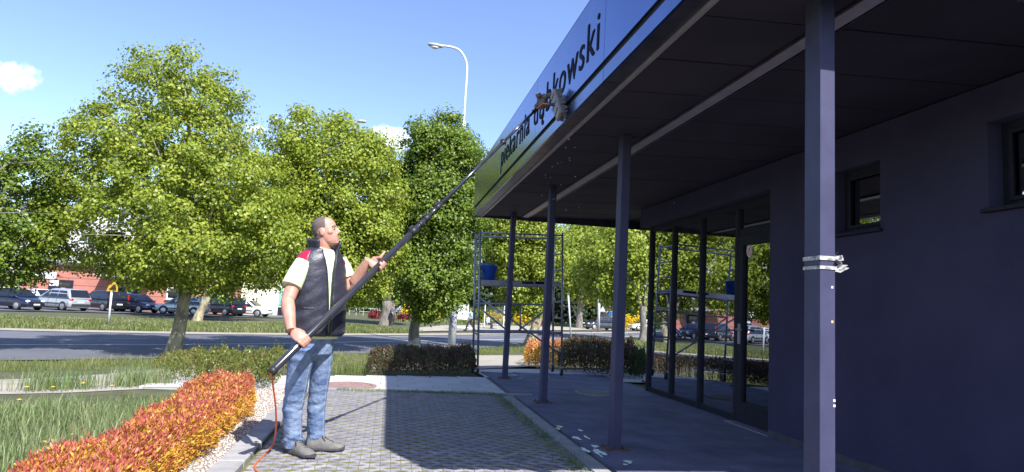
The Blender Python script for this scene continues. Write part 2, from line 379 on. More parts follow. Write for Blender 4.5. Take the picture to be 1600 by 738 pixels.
proto = [paver_mesh(False), paver_mesh(True)]
restb = MB()
for c in cells:
    z = 0.0075+random.uniform(-.0015, .0018)
    if c in nearp:
        o = add_obj('paver', pm[c[2]], bed); o.location = (c[0], c[1], z); o.rotation_euler = (random.uniform(-.012, .012), random.uniform(-.012, .012), random.uniform(-.02, .02))
    elif c[1] > 3.6:
        restb.add([(p[0]+c[0], p[1]+c[1], p[2]+z) for p in proto[c[2]].v], proto[c[2]].f)
o = restb.build('paver_field', MT['paver'], bed); o['kind'] = 'stuff'
# kerbs
kb = MB().box((0, 0, -0.10), (0.18, 0.985, 0.26)).mesh('kerb_stone', MT['kerb'])
kerb = strip('kerb', [(-1.10, 1.4), (-1.10, 8.9)], [(-0.92, 1.4), (-0.92, 8.9)], MT['joint'], -0.02, 20, 2, label='grey concrete kerb beside the orange hedge')
for i in range(8):
    o = add_obj('kerb_stone', kb, kerb); o.location = (-1.01, 1.5+i*0.99, 0.0); o.modifiers.new('bevel', 'BEVEL').width = 0.01
kb2 = MB().box((0, 0, -0.10), (0.985, 0.12, 0.22)).mesh('kerb_stone', MT['kerb'])
kerb2 = strip('kerb_far', [(-0.9, 9.03), (1.7, 9.03)], [(-0.9, 9.11), (1.7, 9.11)], MT['joint'], -0.02, 20, 2, label='low kerb between the grid pavers and the pavement')
for i in range(3):
    o = add_obj('kerb_stone', kb2, kerb2); o.location = (-0.42+i*0.99, 9.07, 0.005)
kb3 = MB().box((0, 0, -0.10), (0.13, 0.985, 0.22)).mesh('kerb_stone', MT['kerb'])
kerb3 = strip('kerb_apron', [(1.6, -2), (1.6, 9.0)], [(1.73, -2), (1.73, 9.0)], MT['joint'], -0.02, 20, 2, label='kerb between the grid pavers and the covered walk')
for i in range(10):
    o = add_obj('kerb_stone', kb3, kerb3); o.location = (1.66, -0.6+i*0.99, 0.008)
strip('gravel_bed', [(-1.75, 1.0), (-1.75, 9.6)], [(-1.10, 1.0), (-1.10, 9.6)], MT['gravel_bed'], 0.0, 40, 6, label='bed of beige gravel under the orange hedge')
# gravel stones
n = 5200
gxs = RNG.uniform(-1.55, -1.11, n); gys = 3.6+5.4*RNG.random(n)**1.4; sz = RNG.uniform(0.006, 0.014, n)
octv = np.array([(1,0,0),(0,1,0),(-1,0,0),(0,-1,0),(0,0,.7),(0,0,-.7)], float); octf = np.array([(0,1,4),(1,2,4),(2,3,4),(3,0,4),(1,0,5),(2,1,5),(3,2,5),(0,3,5)])
sv = octv[None]*sz[:, None, None]*RNG.uniform(.6, 1.3, (n, 6, 1))
an = RNG.uniform(0, 2*PI, n); ca, sa = np.cos(an), np.sin(an)
sv = np.stack([sv[..., 0]*ca[:, None]-sv[..., 1]*sa[:, None], sv[..., 0]*sa[:, None]+sv[..., 1]*ca[:, None], sv[..., 2]], -1)
sv[..., 0] += gxs[:, None]; sv[..., 1] += gys[:, None]; sv[..., 2] += (terr(gxs, gys)+0.004)[:, None]
gme = np_mesh('gravel', sv.reshape(-1, 3), (octf[None]+(np.arange(n)*6)[:, None, None]).reshape(-1, 3), MT['gravel'])
tag(add_obj('gravel', gme), 'loose beige gravel between kerb and orange hedge', None, kind='stuff')

# ------------------------------------------------------------------ vegetation helpers
def unit(a): return a/np.maximum(np.linalg.norm(a, axis=-1, keepdims=True), 1e-9)
def leaf_quads(P, D, N, L, W, fold=0.25):
    """folded diamond leaves: base P, tip along D, face normal about N"""
    D = unit(D); S = unit(np.cross(D, N)); N2 = np.cross(S, D)
    L = np.asarray(L)[..., None] if np.ndim(L) else L; W = np.asarray(W)[..., None] if np.ndim(W) else W
    mid = P+D*L*0.45
    l = mid+S*W*0.5+N2*W*fold; r = mid-S*W*0.5+N2*W*fold; tip = P+D*L-N2*L*0.08
    Vt = np.stack([P, l, tip, r], 1).reshape(-1, 3); n = len(P)
    return Vt, np.arange(n*4).reshape(n, 4)
def lumpy(a, z, seed):
    r = np.random.default_rng(seed); s = np.zeros_like(a)
    for k in range(1, 6):
        s += np.sin(k*a+r.uniform(0, 6.3)+z*r.uniform(.6, 2.2)*k)*r.uniform(.4, 1)/k**0.7
    return s
LEAF = {
 'lime': leafmat('lime_tree_leaf', [(0.13, 0.19, 0.024), (0.23, 0.30, 0.032), (0.34, 0.40, 0.045), (0.43, 0.46, 0.075)], 0.48, 0.42),
 'fresh': leafmat('young_leaf', [(0.14, 0.205, 0.026), (0.25, 0.325, 0.036), (0.36, 0.42, 0.05), (0.44, 0.47, 0.08)], 0.48, 0.42),
 'green': leafmat('mid_green_leaf', [(0.08, 0.14, 0.02), (0.155, 0.23, 0.028), (0.25, 0.325, 0.04)], 0.43, 0.40),
 'dark': leafmat('dark_leaf', [(0.02, 0.04, 0.012), (0.035, 0.06, 0.018), (0.06, 0.09, 0.022)], 0.25, 0.5),
 'conifer': leafmat('evergreen_leaf', [(0.012, 0.025, 0.012), (0.022, 0.04, 0.018), (0.035, 0.055, 0.02)], 0.15, 0.6),
 'spirea': leafmat('spirea_leaf', [(0.30, 0.30, 0.045), (0.62, 0.43, 0.05), (0.66, 0.34, 0.055), (0.72, 0.46, 0.075), (0.62, 0.26, 0.07)], 0.35, 0.4, 6.0),
 'shoot': leafmat('spirea_shoot', [(0.66, 0.20, 0.085), (0.72, 0.29, 0.11), (0.46, 0.085, 0.08), (0.64, 0.22, 0.14), (0.30, 0.05, 0.07), (0.74, 0.36, 0.13)], 0.35, 0.4, 8.0),
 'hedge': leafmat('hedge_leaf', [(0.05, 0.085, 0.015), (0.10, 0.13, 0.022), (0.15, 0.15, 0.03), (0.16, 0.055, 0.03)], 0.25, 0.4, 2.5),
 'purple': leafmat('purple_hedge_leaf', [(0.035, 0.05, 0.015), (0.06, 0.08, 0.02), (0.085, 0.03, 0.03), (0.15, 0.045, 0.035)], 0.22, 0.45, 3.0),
 'yellow': leafmat('forsythia_leaf', [(0.7, 0.5, 0.02), (0.8, 0.58, 0.03), (0.55, 0.45, 0.04)], 0.25, 0.5),
 'red': leafmat('red_bush_leaf', [(0.2, 0.03, 0.04), (0.26, 0.06, 0.06)], 0.2, 0.5),
 'grass': leafmat('grass_blade', [(0.085, 0.145, 0.04), (0.15, 0.21, 0.07), (0.22, 0.265, 0.12), (0.31, 0.31, 0.17)], 0.3, 0.5, 1.2),
 'verge': leafmat('verge_blade', [(0.09, 0.135, 0.03), (0.14, 0.18, 0.05), (0.20, 0.215, 0.08), (0.27, 0.25, 0.13)], 0.3, 0.5, 0.7),
}
MT['bark'] = material('grey_bark', (0.085, 0.075, 0.065), (0.22, 0.20, 0.165), 0.9, scale=7, bump=0.9, bscale=24, stretch=(1, 1, .35))
MT['bark_lime'] = material('bark_with_lichen', (0.10, 0.085, 0.07), (0.34, 0.30, 0.17), 0.9, scale=4, bump=0.9, bscale=24, stretch=(1, 1, .45))
MT['whitewash'] = material('whitewashed_bark', (0.5, 0.46, 0.38), (0.22, 0.19, 0.15), 0.9, scale=5, bump=0.6, bscale=26)

def tree(name, base, D, sil, label, group, leaf='lime', nclump=300, per=90, size=0.10, trunk_r=0.16, fork=None, lean=(0, 0), seed=1, bark='bark', depth_scale=0.9, cr=0.42, wash=False, clump_up=0.5):
    """sil: crown outline rows (py, left px, right px) read at forward distance D; turned into real heights and radii round the trunk"""
    r = np.random.default_rng(seed); base = np.array(base, float)
    t = empty(name, base, label, 'tree', group)
    rows = []
    for py, a, b in sil:
        A = atD(a, py, D); B = atD(b, py, D); c = (A+B)/2
        rows.append((c[2], c[0], c[1], np.linalg.norm(B-A)/2))
    rows.sort(); rows = np.array(rows)
    zs, cx, cy_, rr = rows.T
    # clump centres spread through the crown's volume
    zq = np.linspace(zs[0], zs[-1], 60); rq = np.interp(zq, zs, rr); wgt = rq**1.5+0.05; cdf = np.cumsum(wgt)/wgt.sum()
    z = np.interp(r.random(nclump), cdf, zq); R = np.interp(z, zs, rr); ang = r.uniform(0, 2*PI, nclump)
    u = r.random(nclump)**0.42; R = R*(1.04+0.085*lumpy(ang, z, seed)); R = np.maximum(R-cr*0.35, 0.1)
    C = np.c_[np.interp(z, zs, cx)+np.cos(ang)*R*u, np.interp(z, zs, cy_)+np.sin(ang)*R*u*depth_scale, z]
    per_i = np.maximum(8, (per*r.uniform(.4, 1.5, nclump)).astype(int)); ci = np.repeat(np.arange(nclump), per_i); n = len(ci)
    csz = (cr*r.uniform(.6, 1.35, nclump))[ci]
    off = unit(r.normal(size=(n, 3)))*(r.random(n)**.45)[:, None]*csz[:, None]*np.array([1.15, 1.15, .85])
    P = C[ci]+off
    mid = np.c_[np.interp(P[:, 2], zs, cx), np.interp(P[:, 2], zs, cy_), P[:, 2]-0.8]
    outw = unit(P-mid)
    N = unit(outw*0.55+unit(off)*0.65+np.array([0, 0, clump_up])+r.normal(size=(n, 3))*0.42)
    Dd = unit(np.cross(N, r.normal(size=(n, 3)))+np.array([0, 0, -0.35]))
    L = size*r.uniform(.65, 1.35, n)
    Vt, Fq = leaf_quads(P, Dd, N, L, L*0.92, 0.16)
    add_obj('crown', np_mesh('crown', Vt, Fq, LEAF[leaf]), t)
    # trunk and limbs
    top = np.array([cx[-1], cy_[-1], zs[-1]]); fz = fork if fork is not None else base[2]+(zs[0]-base[2])*1.05
    mb = MB(); fk = np.array([base[0]+lean[0], base[1]+lean[1], fz])
    pts = [base+np.array([0, 0, -0.15]), base+np.array([0.0, 0, 0.12])]+[base+(fk-base)*q+np.array([r.normal()*.03, r.normal()*.03, 0]) for q in (.35, .7)]+[fk]
    mb.tube(pts, [trunk_r*1.75, trunk_r*1.25, trunk_r*1.02, trunk_r*.92, trunk_r*.98], 14)
    H = zs[-1]-fz; nl = 7
    for i in range(nl):
        a = 2*PI*i/nl+r.uniform(-.4, .4); hh = fz+H*r.uniform(.35, .8); q = np.interp(hh, zs, rr)*r.uniform(.5, .85)
        if i == 0: end = np.array([cx[-1], cy_[-1], fz+H*.9])
        else: end = np.array([np.interp(hh, zs, cx)+math.cos(a)*q, np.interp(hh, zs, cy_)+math.sin(a)*q, hh])
        m1 = fk*.6+end*.4+np.array([r.normal()*.2, r.normal()*.2, H*.04]); rb = trunk_r*(.62 if i == 0 else r.uniform(.34, .5))
        st = fk-np.array([0, 0, r.uniform(.05, .45)])
        mb.tube([st, st*.7+m1*.3, m1, end*.6+m1*.4, end], [rb, rb*.85, rb*.6, rb*.35, rb*.12], 8)
        for j in range(5):
            q0 = m1*(1-j/6)+end*(j/6); e2 = q0+r.normal(size=3)*np.array([.9, .9, .6])*H*.16+np.array([0, 0, H*.06])
            mb.tube([q0, (q0+e2)/2+r.normal(size=3)*.06, e2], [rb*.32, rb*.2, rb*.07], 6)
    tr = mb.build('trunk', MT[bark], t, True)
    if wash:
        wb = MB(); wb.tube([base+np.array([0, 0, .02]), base+np.array([0, 0, .3]), base+(fk-base)*.22], [trunk_r*1.5, trunk_r*1.24, trunk_r*1.1], 14, False); wb.build('whitewash_band', MT['whitewash'], tr, True)
    return t

# the row of lime trees along the near side of the road
G1 = 'lime trees in a row along the near side of the road'
tree('lime_tree', gp(270, 555), 20.6, [(78,275,305),(95,207,350),(130,182,378),(170,172,386),(200,150,402),(240,114,448),(290,110,468),(340,100,478),(390,106,474),(425,125,445),(446,190,390)],
     'tallest leafy lime tree with a grey lichen-spotted trunk rising from the roadside grass', G1, 'lime', 760, 150, 0.085, 0.19, fork=1.45, lean=(.16, .1), seed=3, bark='bark_lime', cr=.40)
tree('lime_tree', (-11.6, 16.4, tz(-11.6, 16.4)), 18.4, [(205,48,62),(235,12,84),(265,-30,92),(300,-80,98),(360,-110,98),(412,-110,84),(440,-80,50)],
     'thin-leaved lime tree at the left edge before the dark blue saloon', G1, 'green', 400, 85, 0.08, 0.11, seed=5, cr=.36)
tree('lime_tree', (-2.45, 23.8, tz(-2.45, 23.8)), 24.3, [(172,455,480),(184,448,530),(197,440,590),(230,420,622),(280,428,632),(340,430,635),(400,440,622),(450,460,600),(478,500,590)],
     'broad lime tree directly behind the man with the pole', G1, 'fresh', 700, 135, 0.092, 0.15, seed=8, cr=.46)
tree('lime_tree', gp(647, 543), 27.8, [(178,690,727),(205,640,738),(222,625,760),(260,620,766),(320,600,762),(380,588,752),(430,600,745),(465,622,735),(492,640,700)],
     'darker green lime tree with a whitewashed foot behind the clipped dark hedge', G1, 'green', 760, 140, 0.10, 0.23, fork=1.3, seed=13, cr=.46, wash=True)
tree('lime_tree', gp(826, 541), 33.0, [(290,770,850),(345,742,892),(400,745,888),(440,760,872),(470,780,862),(487,800,850)],
     'pale lime tree with a leaning trunk seen through the scaffold', G1, 'fresh', 520, 120, 0.108, 0.24, fork=1.9, lean=(1.0, .8), seed=17, cr=.52, bark='bark_lime')
tree('lime_tree', gp(1004, 536), 50.0, [(330,965,1060),(380,905,1065),(420,890,1060),(450,900,1050),(482,955,1040)],
     'far lime tree with a slim grey trunk beside the white car', G1, 'fresh', 420, 70, 0.2, 0.24, seed=19, cr=.8)
G2 = 'trees on the far side of the road'
tree('roadside_tree', gp(308, 503), 47, [(240,270,380),(300,250,405),(350,240,430),(400,240,440),(440,260,430),(466,280,380)],
     'tree with a short stout trunk in the far verge before the black estate car', G2, 'green', 330, 60, 0.2, 0.26, seed=23, cr=.8, lean=(.35, .2), bark='bark_lime')
tree('roadside_tree', gp(603, 508), 58, [(280,560,660),(350,540,682),(400,540,682),(440,550,662),(472,570,642)],
     'tree with a dark straight trunk in the far verge beside the dark-trousered pedestrian', G2, 'green', 330, 60, 0.27, 0.5, seed=29, cr=1.0)
tree('roadside_tree', gp(905, 513), 84, [(345,890,960),(380,868,992),(430,868,985),(468,885,968)],
     'sunlit young tree across the road above the dark grey people carrier', G2, 'fresh', 300, 60, 0.36, 0.4, seed=31, cr=1.4)
G3 = 'dark evergreen trees far beyond the road'
for i, (px, pyb, D, sil, lf, lab) in enumerate([
    (884, 508, 100, [(405,860,905),(440,855,915),(480,858,912),(503,862,905)], 'conifer', 'dark spruce mass behind the thin metal post'),
    (925, 506, 104, [(415,905,950),(450,900,955),(485,902,955),(503,905,950)], 'dark', 'dark bushy tree behind the white pole and road sign'),
    (780, 503, 98, [(390,745,815),(430,735,825),(470,740,820),(497,750,812)], 'dark', 'dark broad tree behind the yellow shrubs left of the first post'),
    (845, 505, 102, [(400,810,880),(440,800,885),(475,805,885),(500,812,880)], 'green', 'mid green tree behind the scaffold ladder far away'),
    (690, 500, 105, [(370,650,740),(420,640,745),(460,645,745),(492,655,735)], 'dark', 'dark tree beyond the white notice board'),
    (520, 497, 110, [(330,455,585),(390,440,600),(440,445,600),(485,460,590)], 'green', 'distant tree behind the man between the pale building and grey block'),
    (1010, 507, 110, [(400,975,1050),(440,965,1060),(480,970,1060),(500,980,1050)], 'dark', 'distant dark tree beyond the white car')]):
    tree('distant_tree', gp(px, pyb) if False else np.r_[atD(px, pyb, D)[:2], -DROP], D, sil, lab, G3, lf, 220, 50, 0.45, 0.35, seed=41+i, cr=1.6)

# hedges
def hedge(name, line_a, line_b, h, label, cat, leaf, n, L, Wd, seed, group=None, bulge=0.12, tipup=0.5, shoots=None):
    """line_a / line_b: the two long ground edges; leaves cover a rounded body with sprigs standing out"""
    r = np.random.default_rng(seed); A = np.array(line_a, float); B = np.array(line_b, float)
    def along(Q, s):
        d = np.r_[0, np.cumsum(np.hypot(*np.diff(Q, axis=0).T))]; d /= d[-1]
        return np.c_[np.interp(s, d, Q[:, 0]), np.interp(s, d, Q[:, 1])]
    t = empty(name, (*((A.mean(0)+B.mean(0))/2), tz(*((A.mean(0)+B.mean(0))/2))), label, cat, group)
    s = r.random(n); th = r.random(n)*PI                 # across the rounded section, side a -> top -> side b
    ex = np.sign(np.cos(th))*np.abs(np.cos(th))**0.6; ez = np.sin(th)**0.55
    endf = np.clip(np.minimum(s, 1-s)/0.05, 0, 1)**0.5
    lump = 1+bulge*(np.sin(s*23+seed)+np.sin(s*51+th*3)+np.sin(s*9+th*2+2))/2
    dep = 1-0.45*r.random(n)**2.2
    q = 0.5-0.5*ex*dep*(0.5+0.5*endf)*lump
    P2 = along(A, s)*(1-q)[:, None]+along(B, s)*q[:, None]
    z = terr(P2[:, 0], P2[:, 1])+h*ez*dep*lump*(0.55+0.45*endf)+r.exponential(0.03, n)*(ez > .8)*h*1.6
    P = np.c_[P2, z]
    side = unit(np.c_[along(B, s)-along(A, s), np.zeros(n)])
    outw = side*(-np.cos(th))[:, None]+np.array([0, 0, 1.0])*np.sin(th)[:, None]
    Dd = unit(outw*0.6+np.array([0, 0, tipup])+r.normal(size=(n, 3))*0.65); N = unit(outw+r.normal(size=(n, 3))*0.5+np.array([0, 0, .4]))
    l = L*r.uniform(.45, 1.45, n)
    Vt, Fq = leaf_quads(P, Dd, N, l, l*Wd, 0.2)
    if shoots:                                            # new shoots of another colour at the tips
        tip = (dep > .86) & (r.random(n) < (.22+.36*(ez > .75)))
        add_obj('foliage', np_mesh('foliage', leaf_quads(P[~tip], Dd[~tip], N[~tip], l[~tip], l[~tip]*Wd, 0.2)[0], np.arange((~tip).sum()*4).reshape(-1, 4), LEAF[leaf]), t)
        q2 = unit(Dd[tip]+np.array([0, 0, .6])); P2_ = P[tip]+np.array([0, 0, .015])
        add_obj('new_shoots', np_mesh('new_shoots', leaf_quads(P2_, q2, N[tip], l[tip], l[tip]*Wd, 0.2)[0], np.arange(tip.sum()*4).reshape(-1, 4), LEAF[shoots]), t)
    else: add_obj('foliage', np_mesh('foliage', Vt, Fq, LEAF[leaf]), t)
    mb = MB(); m = max(10, int(n/260))
    for i in range(m):
        s0 = r.random(1); q0 = r.uniform(.2, .8); p = (along(A, s0)*(1-q0)+along(B, s0)*q0)[0]; zb = tz(*p)
        mb.tube([(p[0], p[1], zb-.02), (p[0]+r.normal()*.03, p[1]+r.normal()*.03, zb+h*.5), (p[0]+r.normal()*.09, p[1]+r.normal()*.09, zb+h*.85)], [.007, .005, .002], 5)
    mb.build('stems', MT['bark'], t)['kind'] = 'stuff'
    return t
hedge('orange_hedge', [(-1.22, 2.2), (-1.24, 5), (-1.28, 7.0), (-1.4, 8.1)], [(-1.70, 2.2), (-1.76, 5), (-1.90, 7.2), (-1.95, 8.1)], 0.27, 'long low spirea hedge with orange, yellow and crimson leaves beside the gravel', 'hedge', 'spirea', 92000, 0.028, 0.36, 2, bulge=.16, shoots='shoot')
hedge('green_hedge', [gp(258, 600)[:2], gp(300, 600)[:2], gp(425, 612)[:2]], [gp(235, 577)[:2], gp(330, 572)[:2], gp(455, 580)[:2]], 0.40, 'rounded green hedge with reddish tips at the far end of the orange hedge', 'hedge', 'hedge', 26000, 0.04, 0.42, 4, bulge=.14)
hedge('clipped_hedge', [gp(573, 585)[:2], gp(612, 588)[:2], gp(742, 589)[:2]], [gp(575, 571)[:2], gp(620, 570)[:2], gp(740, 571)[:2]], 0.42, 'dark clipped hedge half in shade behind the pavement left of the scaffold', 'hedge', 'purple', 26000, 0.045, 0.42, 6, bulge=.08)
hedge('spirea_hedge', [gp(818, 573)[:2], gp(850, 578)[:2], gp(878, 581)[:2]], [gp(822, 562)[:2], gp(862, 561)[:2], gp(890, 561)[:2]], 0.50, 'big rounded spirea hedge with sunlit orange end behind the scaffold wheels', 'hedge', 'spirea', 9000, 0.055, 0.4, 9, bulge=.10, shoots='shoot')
hedge('shade_dark_hedge', [gp(868, 580)[:2], gp(960, 590.5)[:2], gp(990, 593)[:2]], [gp(880, 560)[:2], gp(962, 563)[:2], gp(992, 568)[:2]], 0.56, 'shaded length of the spirea hedge, leaves coloured dark purple-green, behind the second post', 'hedge', 'purple', 22000, 0.052, 0.42, 10, bulge=.08)  # same spirea; the canopy shade is put into a darker leaf colour
hedge('low_bush', [gp(984, 592)[:2], gp(1006, 594)[:2]], [gp(986, 574)[:2], gp(1008, 576)[:2]], 0.42, 'small dark bush at the foot of the slim corner post', 'bush', 'dark', 3500, 0.06, 0.3, 12, tipup=1.0)
hedge('box_hedge', [np.array(atD(x, 500, 88))[:2] for x in (660, 790)], [np.array(atD(x, 500, 91))[:2] for x in (660, 790)], 1.5, 'long green hedge far across the road behind the yellow shrubs', 'hedge', 'green', 6000, 0.28, 0.8, 14)
hedge('field_hedge', [np.array(atD(x, 500, 120))[:2] for x in (380, 1150)], [np.array(atD(x, 500, 127))[:2] for x in (380, 1150)], 4.0, 'long dark hedge closing the view far beyond the road', 'hedge', 'dark', 14000, 0.7, 0.8, 15)
for i, (px, py, D, wpx, h, lf, lab) in enumerate([(637, 495, 72, 12, 1.5, 'yellow', 'yellow forsythia bush just left of the whitewashed tree'), (660, 494, 73, 9, 1.6, 'yellow', 'yellow forsythia bush just right of the whitewashed tree'), (675, 494, 74, 8, 1.5, 'yellow', 'yellow forsythia bush between whitewashed tree and lamp post'), (771, 497, 80, 16, 1.1, 'yellow', 'flat yellow forsythia seen through the scaffold braces'), (816, 500, 80, 13, 1.6, 'yellow', 'yellow forsythia right of the first post'), (628, 499, 70, 8, .55, 'red', 'low crimson bush left of the whitewashed tree'), (842, 503, 79, 10, 1.0, 'red', 'low crimson bush beside the yellow forsythia'), (581, 500, 74, 6, .6, 'red', 'tiny crimson bush in the grass right of the man'), (985, 508, 86, 14, 1.6, 'yellow', 'yellow bush beyond the white car')]):
    a = atD(px-wpx, py, D); b = atD(px+wpx, py, D)
    hedge('forsythia_bush' if lf == 'yellow' else 'crimson_bush', [a[:2], b[:2]], [a[:2]+np.array([.4, 1.3]), b[:2]+np.array([.4, 1.3])], h, lab, 'bush', lf, 1100, 0.22, 0.8, 60+i, 'flowering bushes across the road', bulge=.25)

# grass
def grass(name, pts, h, wd, label, leaf, seed, lean=0.35, nv=2):
    r = np.random.default_rng(seed); n = len(pts); z = terr(pts[:, 0], pts[:, 1])-0.02
    hh = h*r.uniform(.45, 1.25, n) if np.isscalar(h) else h*r.uniform(.45, 1.25, n)
    a = r.uniform(0, 2*PI, n); dirv = np.c_[np.cos(a), np.sin(a)]*(lean*r.random(n)*hh)[:, None]; b = a+PI/2+r.normal(size=n)*.6
    sw = np.c_[np.cos(b), np.sin(b)]*(wd*r.uniform(.6, 1.3, n))[:, None]/2
    p0 = np.c_[pts-sw, z]; p1 = np.c_[pts+sw, z]
    p2 = np.c_[pts+dirv*.35+sw*.75, z+hh*.6]; p3 = np.c_[pts+dirv*.35-sw*.75, z+hh*.6]
    p4 = np.c_[pts+dirv, z+hh*(1-.25*lean)]
    Vt = np.stack([p0, p1, p2, p3, p4], 1).reshape(-1, 3); o = np.arange(n)[:, None]*5
    F3 = np.concatenate([o+np.array([[0, 1, 2]]), o+np.array([[0, 2, 3]]), o+np.array([[3, 2, 4]])])
    return tag(add_obj(name, np_mesh(name, Vt, F3, LEAF[leaf])), label, None, kind='stuff')
def scatter_quad(A, B, n, r, bias=1.0):
    """points between two polylines"""
    A = resample(A, .3); B = resample(B, .3); s = r.random(n); t = r.random(n)**bias
    ia = s*(len(A)-1); ib = s*(len(B)-1)
    pa = np.c_[np.interp(ia, np.arange(len(A)), A[:, 0]), np.interp(ia, np.arange(len(A)), A[:, 1])]
    pb = np.c_[np.interp(ib, np.arange(len(B)), B[:, 0]), np.interp(ib, np.arange(len(B)), B[:, 1])]
    return pa*(1-t)[:, None]+pb*t[:, None]
r = np.random.default_rng(77)
pts = scatter_quad([(-1.7, 3.0), (-1.9, 8.6)], [(-5.6, 3.2), (-6.6, 10.2)], 30000, r)
q3 = np.c_[pts, np.zeros(len(pts))]-CAM; q3 = q3@RC.T; ppx, ppy = 800+FPX*q3[:, 0]/q3[:, 2], 369-FPX*q3[:, 1]/q3[:, 2]; pts = pts[ppy > 627-.035*ppx+RNG.normal(size=len(ppx))*3]; q3 = (np.c_[pts, np.zeros(len(pts))]-CAM)@RC.T; lowf = np.clip((369-FPX*q3[:, 1]/q3[:, 2]-615)/45, .35, 1)
cl_ = np.sin(pts[:, 0]*3.1+1)*np.sin(pts[:, 1]*2.7)+.5*np.sin(pts[:, 0]*7+pts[:, 1]*5)
grass('lawn_grass', pts, (0.20+.08*cl_)*lowf, 0.008, 'tall uncut grass left of the orange hedge', 'grass', 1, .5)
ne = resample(NEAR[2:10], .3); n_in = offset_poly(ne, -0.2); n_out = offset_poly(ne, -2.6)
m = (ne[:, 0] > -11) & (ne[:, 0] < 9)
pts = scatter_quad(n_in[m], n_out[m], 40000, r); q3 = (np.c_[pts, terr(pts[:, 0], pts[:, 1])]-CAM)@RC.T; qx, qy = 800+FPX*q3[:, 0]/q3[:, 2], 369-FPX*q3[:, 1]/q3[:, 2]; pts = pts[(qy < 583-.035*qx+RNG.normal(size=len(qx))*1.5) | (qx > 420)]; hv = .10+.07*(np.sin(pts[:, 0]*2.3)+np.sin(pts[:, 1]*1.7+pts[:, 0]))/2
grass('verge_grass', pts, hv+.10*(r.random(len(pts)) < .1), 0.012, 'rough grass strip along the near edge of the road', 'verge', 2, .4)
m = (ne[:, 0] >= 9) & (ne[:, 0] < 26)
pts = scatter_quad(n_in[m], offset_poly(ne, -6)[m], 9000, r); grass('roadside_grass', pts, .25, 0.05, 'grass at the roadside beyond the purple hedge', 'verge', 3, .4)
pts = scatter_quad([gp(p, q)[:2] for p, q in ((515, 583), (575, 583))], [gp(p, q)[:2] for p, q in ((480, 556), (590, 556))], 5000, r); grass('meadow_grass', pts, .16, 0.012, 'long grass between the man and the clipped hedge', 'verge', 4, .5)
pts = scatter_quad([gp(p, q)[:2] for p, q in ((985, 585), (1030, 585))], [gp(p, q)[:2] for p, q in ((985, 552), (1040, 552))], 3000, r); grass('corner_grass', pts, .25, 0.02, 'long pale grass behind the slim corner post', 'verge', 5, .5)
fe = FARR; o1, o2 = offset_poly(fe, 1.5), offset_poly(fe, 13); m = (fe[:, 0] > -30) & (fe[:, 0] < 6)
pts = scatter_quad(o1[m], o2[m], 60000, r, 0.8)
pths = np.array([gp(p, q)[:2] for p, q in ((-60, 497), (0, 497), (100, 498), (200, 503), (280, 504), (400, 505), (470, 506))]); dd = np.abs(side_dist(pts, pths)); pts = pts[dd > 1.0]
dy = side_dist(pts, np.array(yard2[:3])); yx = np.array([gp(660, 515)[:2]])
qx = (pts-CAM[:2])@RC[0][:2]/((pts-CAM[:2])@RC[2][:2])*FPX+800; pts = pts[qx < 655+RNG.normal(size=len(qx))*6]
grass('far_verge_grass', pts, .22, 0.06, 'rough grass of the far verge between road and car park', 'verge', 6, .4)
m = (fe[:, 0] > 1) & (fe[:, 0] < 60)
pts = np.c_[r.uniform(0, 60, 26000), r.uniform(70, 110, 26000)]; qx = (pts-CAM[:2])@RC[0][:2]/((pts-CAM[:2])@RC[2][:2])*FPX+800
py_ = 483+0.0546*(qx-800)+FPX*1.97/((pts-CAM[:2])@RC[2][:2]); pts = pts[(py_ < 509+.01*(qx-700)) & (qx < 1100)]
grass('distant_grass', pts, .3, 0.16, 'distant grass beyond the sandy yard', 'verge', 7, .4)
# tufts at the edges of the grid paving and in its holes
a = np.c_[r.normal(1.52, .055, 4200), 3.9+5.1*r.random(4200)]; b = np.c_[r.uniform(-.6, 1.5, 1700), r.normal(8.97, .05, 1700)]; cpts = [a[r.random(len(a)) < .35+.45*np.sin(a[:, 1]*3.3)**2], b]
cc = np.array([(c[0]+PP/4, c[1]+(PB/2 if c[2] else PB/2)) for c in cells if c[1] > 4.2]); pick = cc[r.random(len(cc)) < .25+.6*(np.sin(cc[:, 0]*4.1+1)*np.sin(cc[:, 1]*2.3) > -.1)]
for _ in range(11): cpts.append(pick+r.normal(size=pick.shape)*np.array([.022, .012]))
pts = np.concatenate(cpts); hh = np.full(len(pts), .022); hh[:len(cpts[0])+len(cpts[1])] = .07
grass('paver_grass', pts, hh, 0.006, 'grass and moss tufts in the grid pavers and along their edge', 'grass', 8, .7)
k = np.array([gp(p, q)[:2] for p, q in ((215, 598), (240, 600), (205, 600), (60, 606), (120, 604))]); pts = np.concatenate([q+r.normal(size=(260, 2))*.16 for q in k]); grass('path_tufts', pts, .26, .008, 'grass tufts at the edge of the worn path', 'grass', 9, .5)
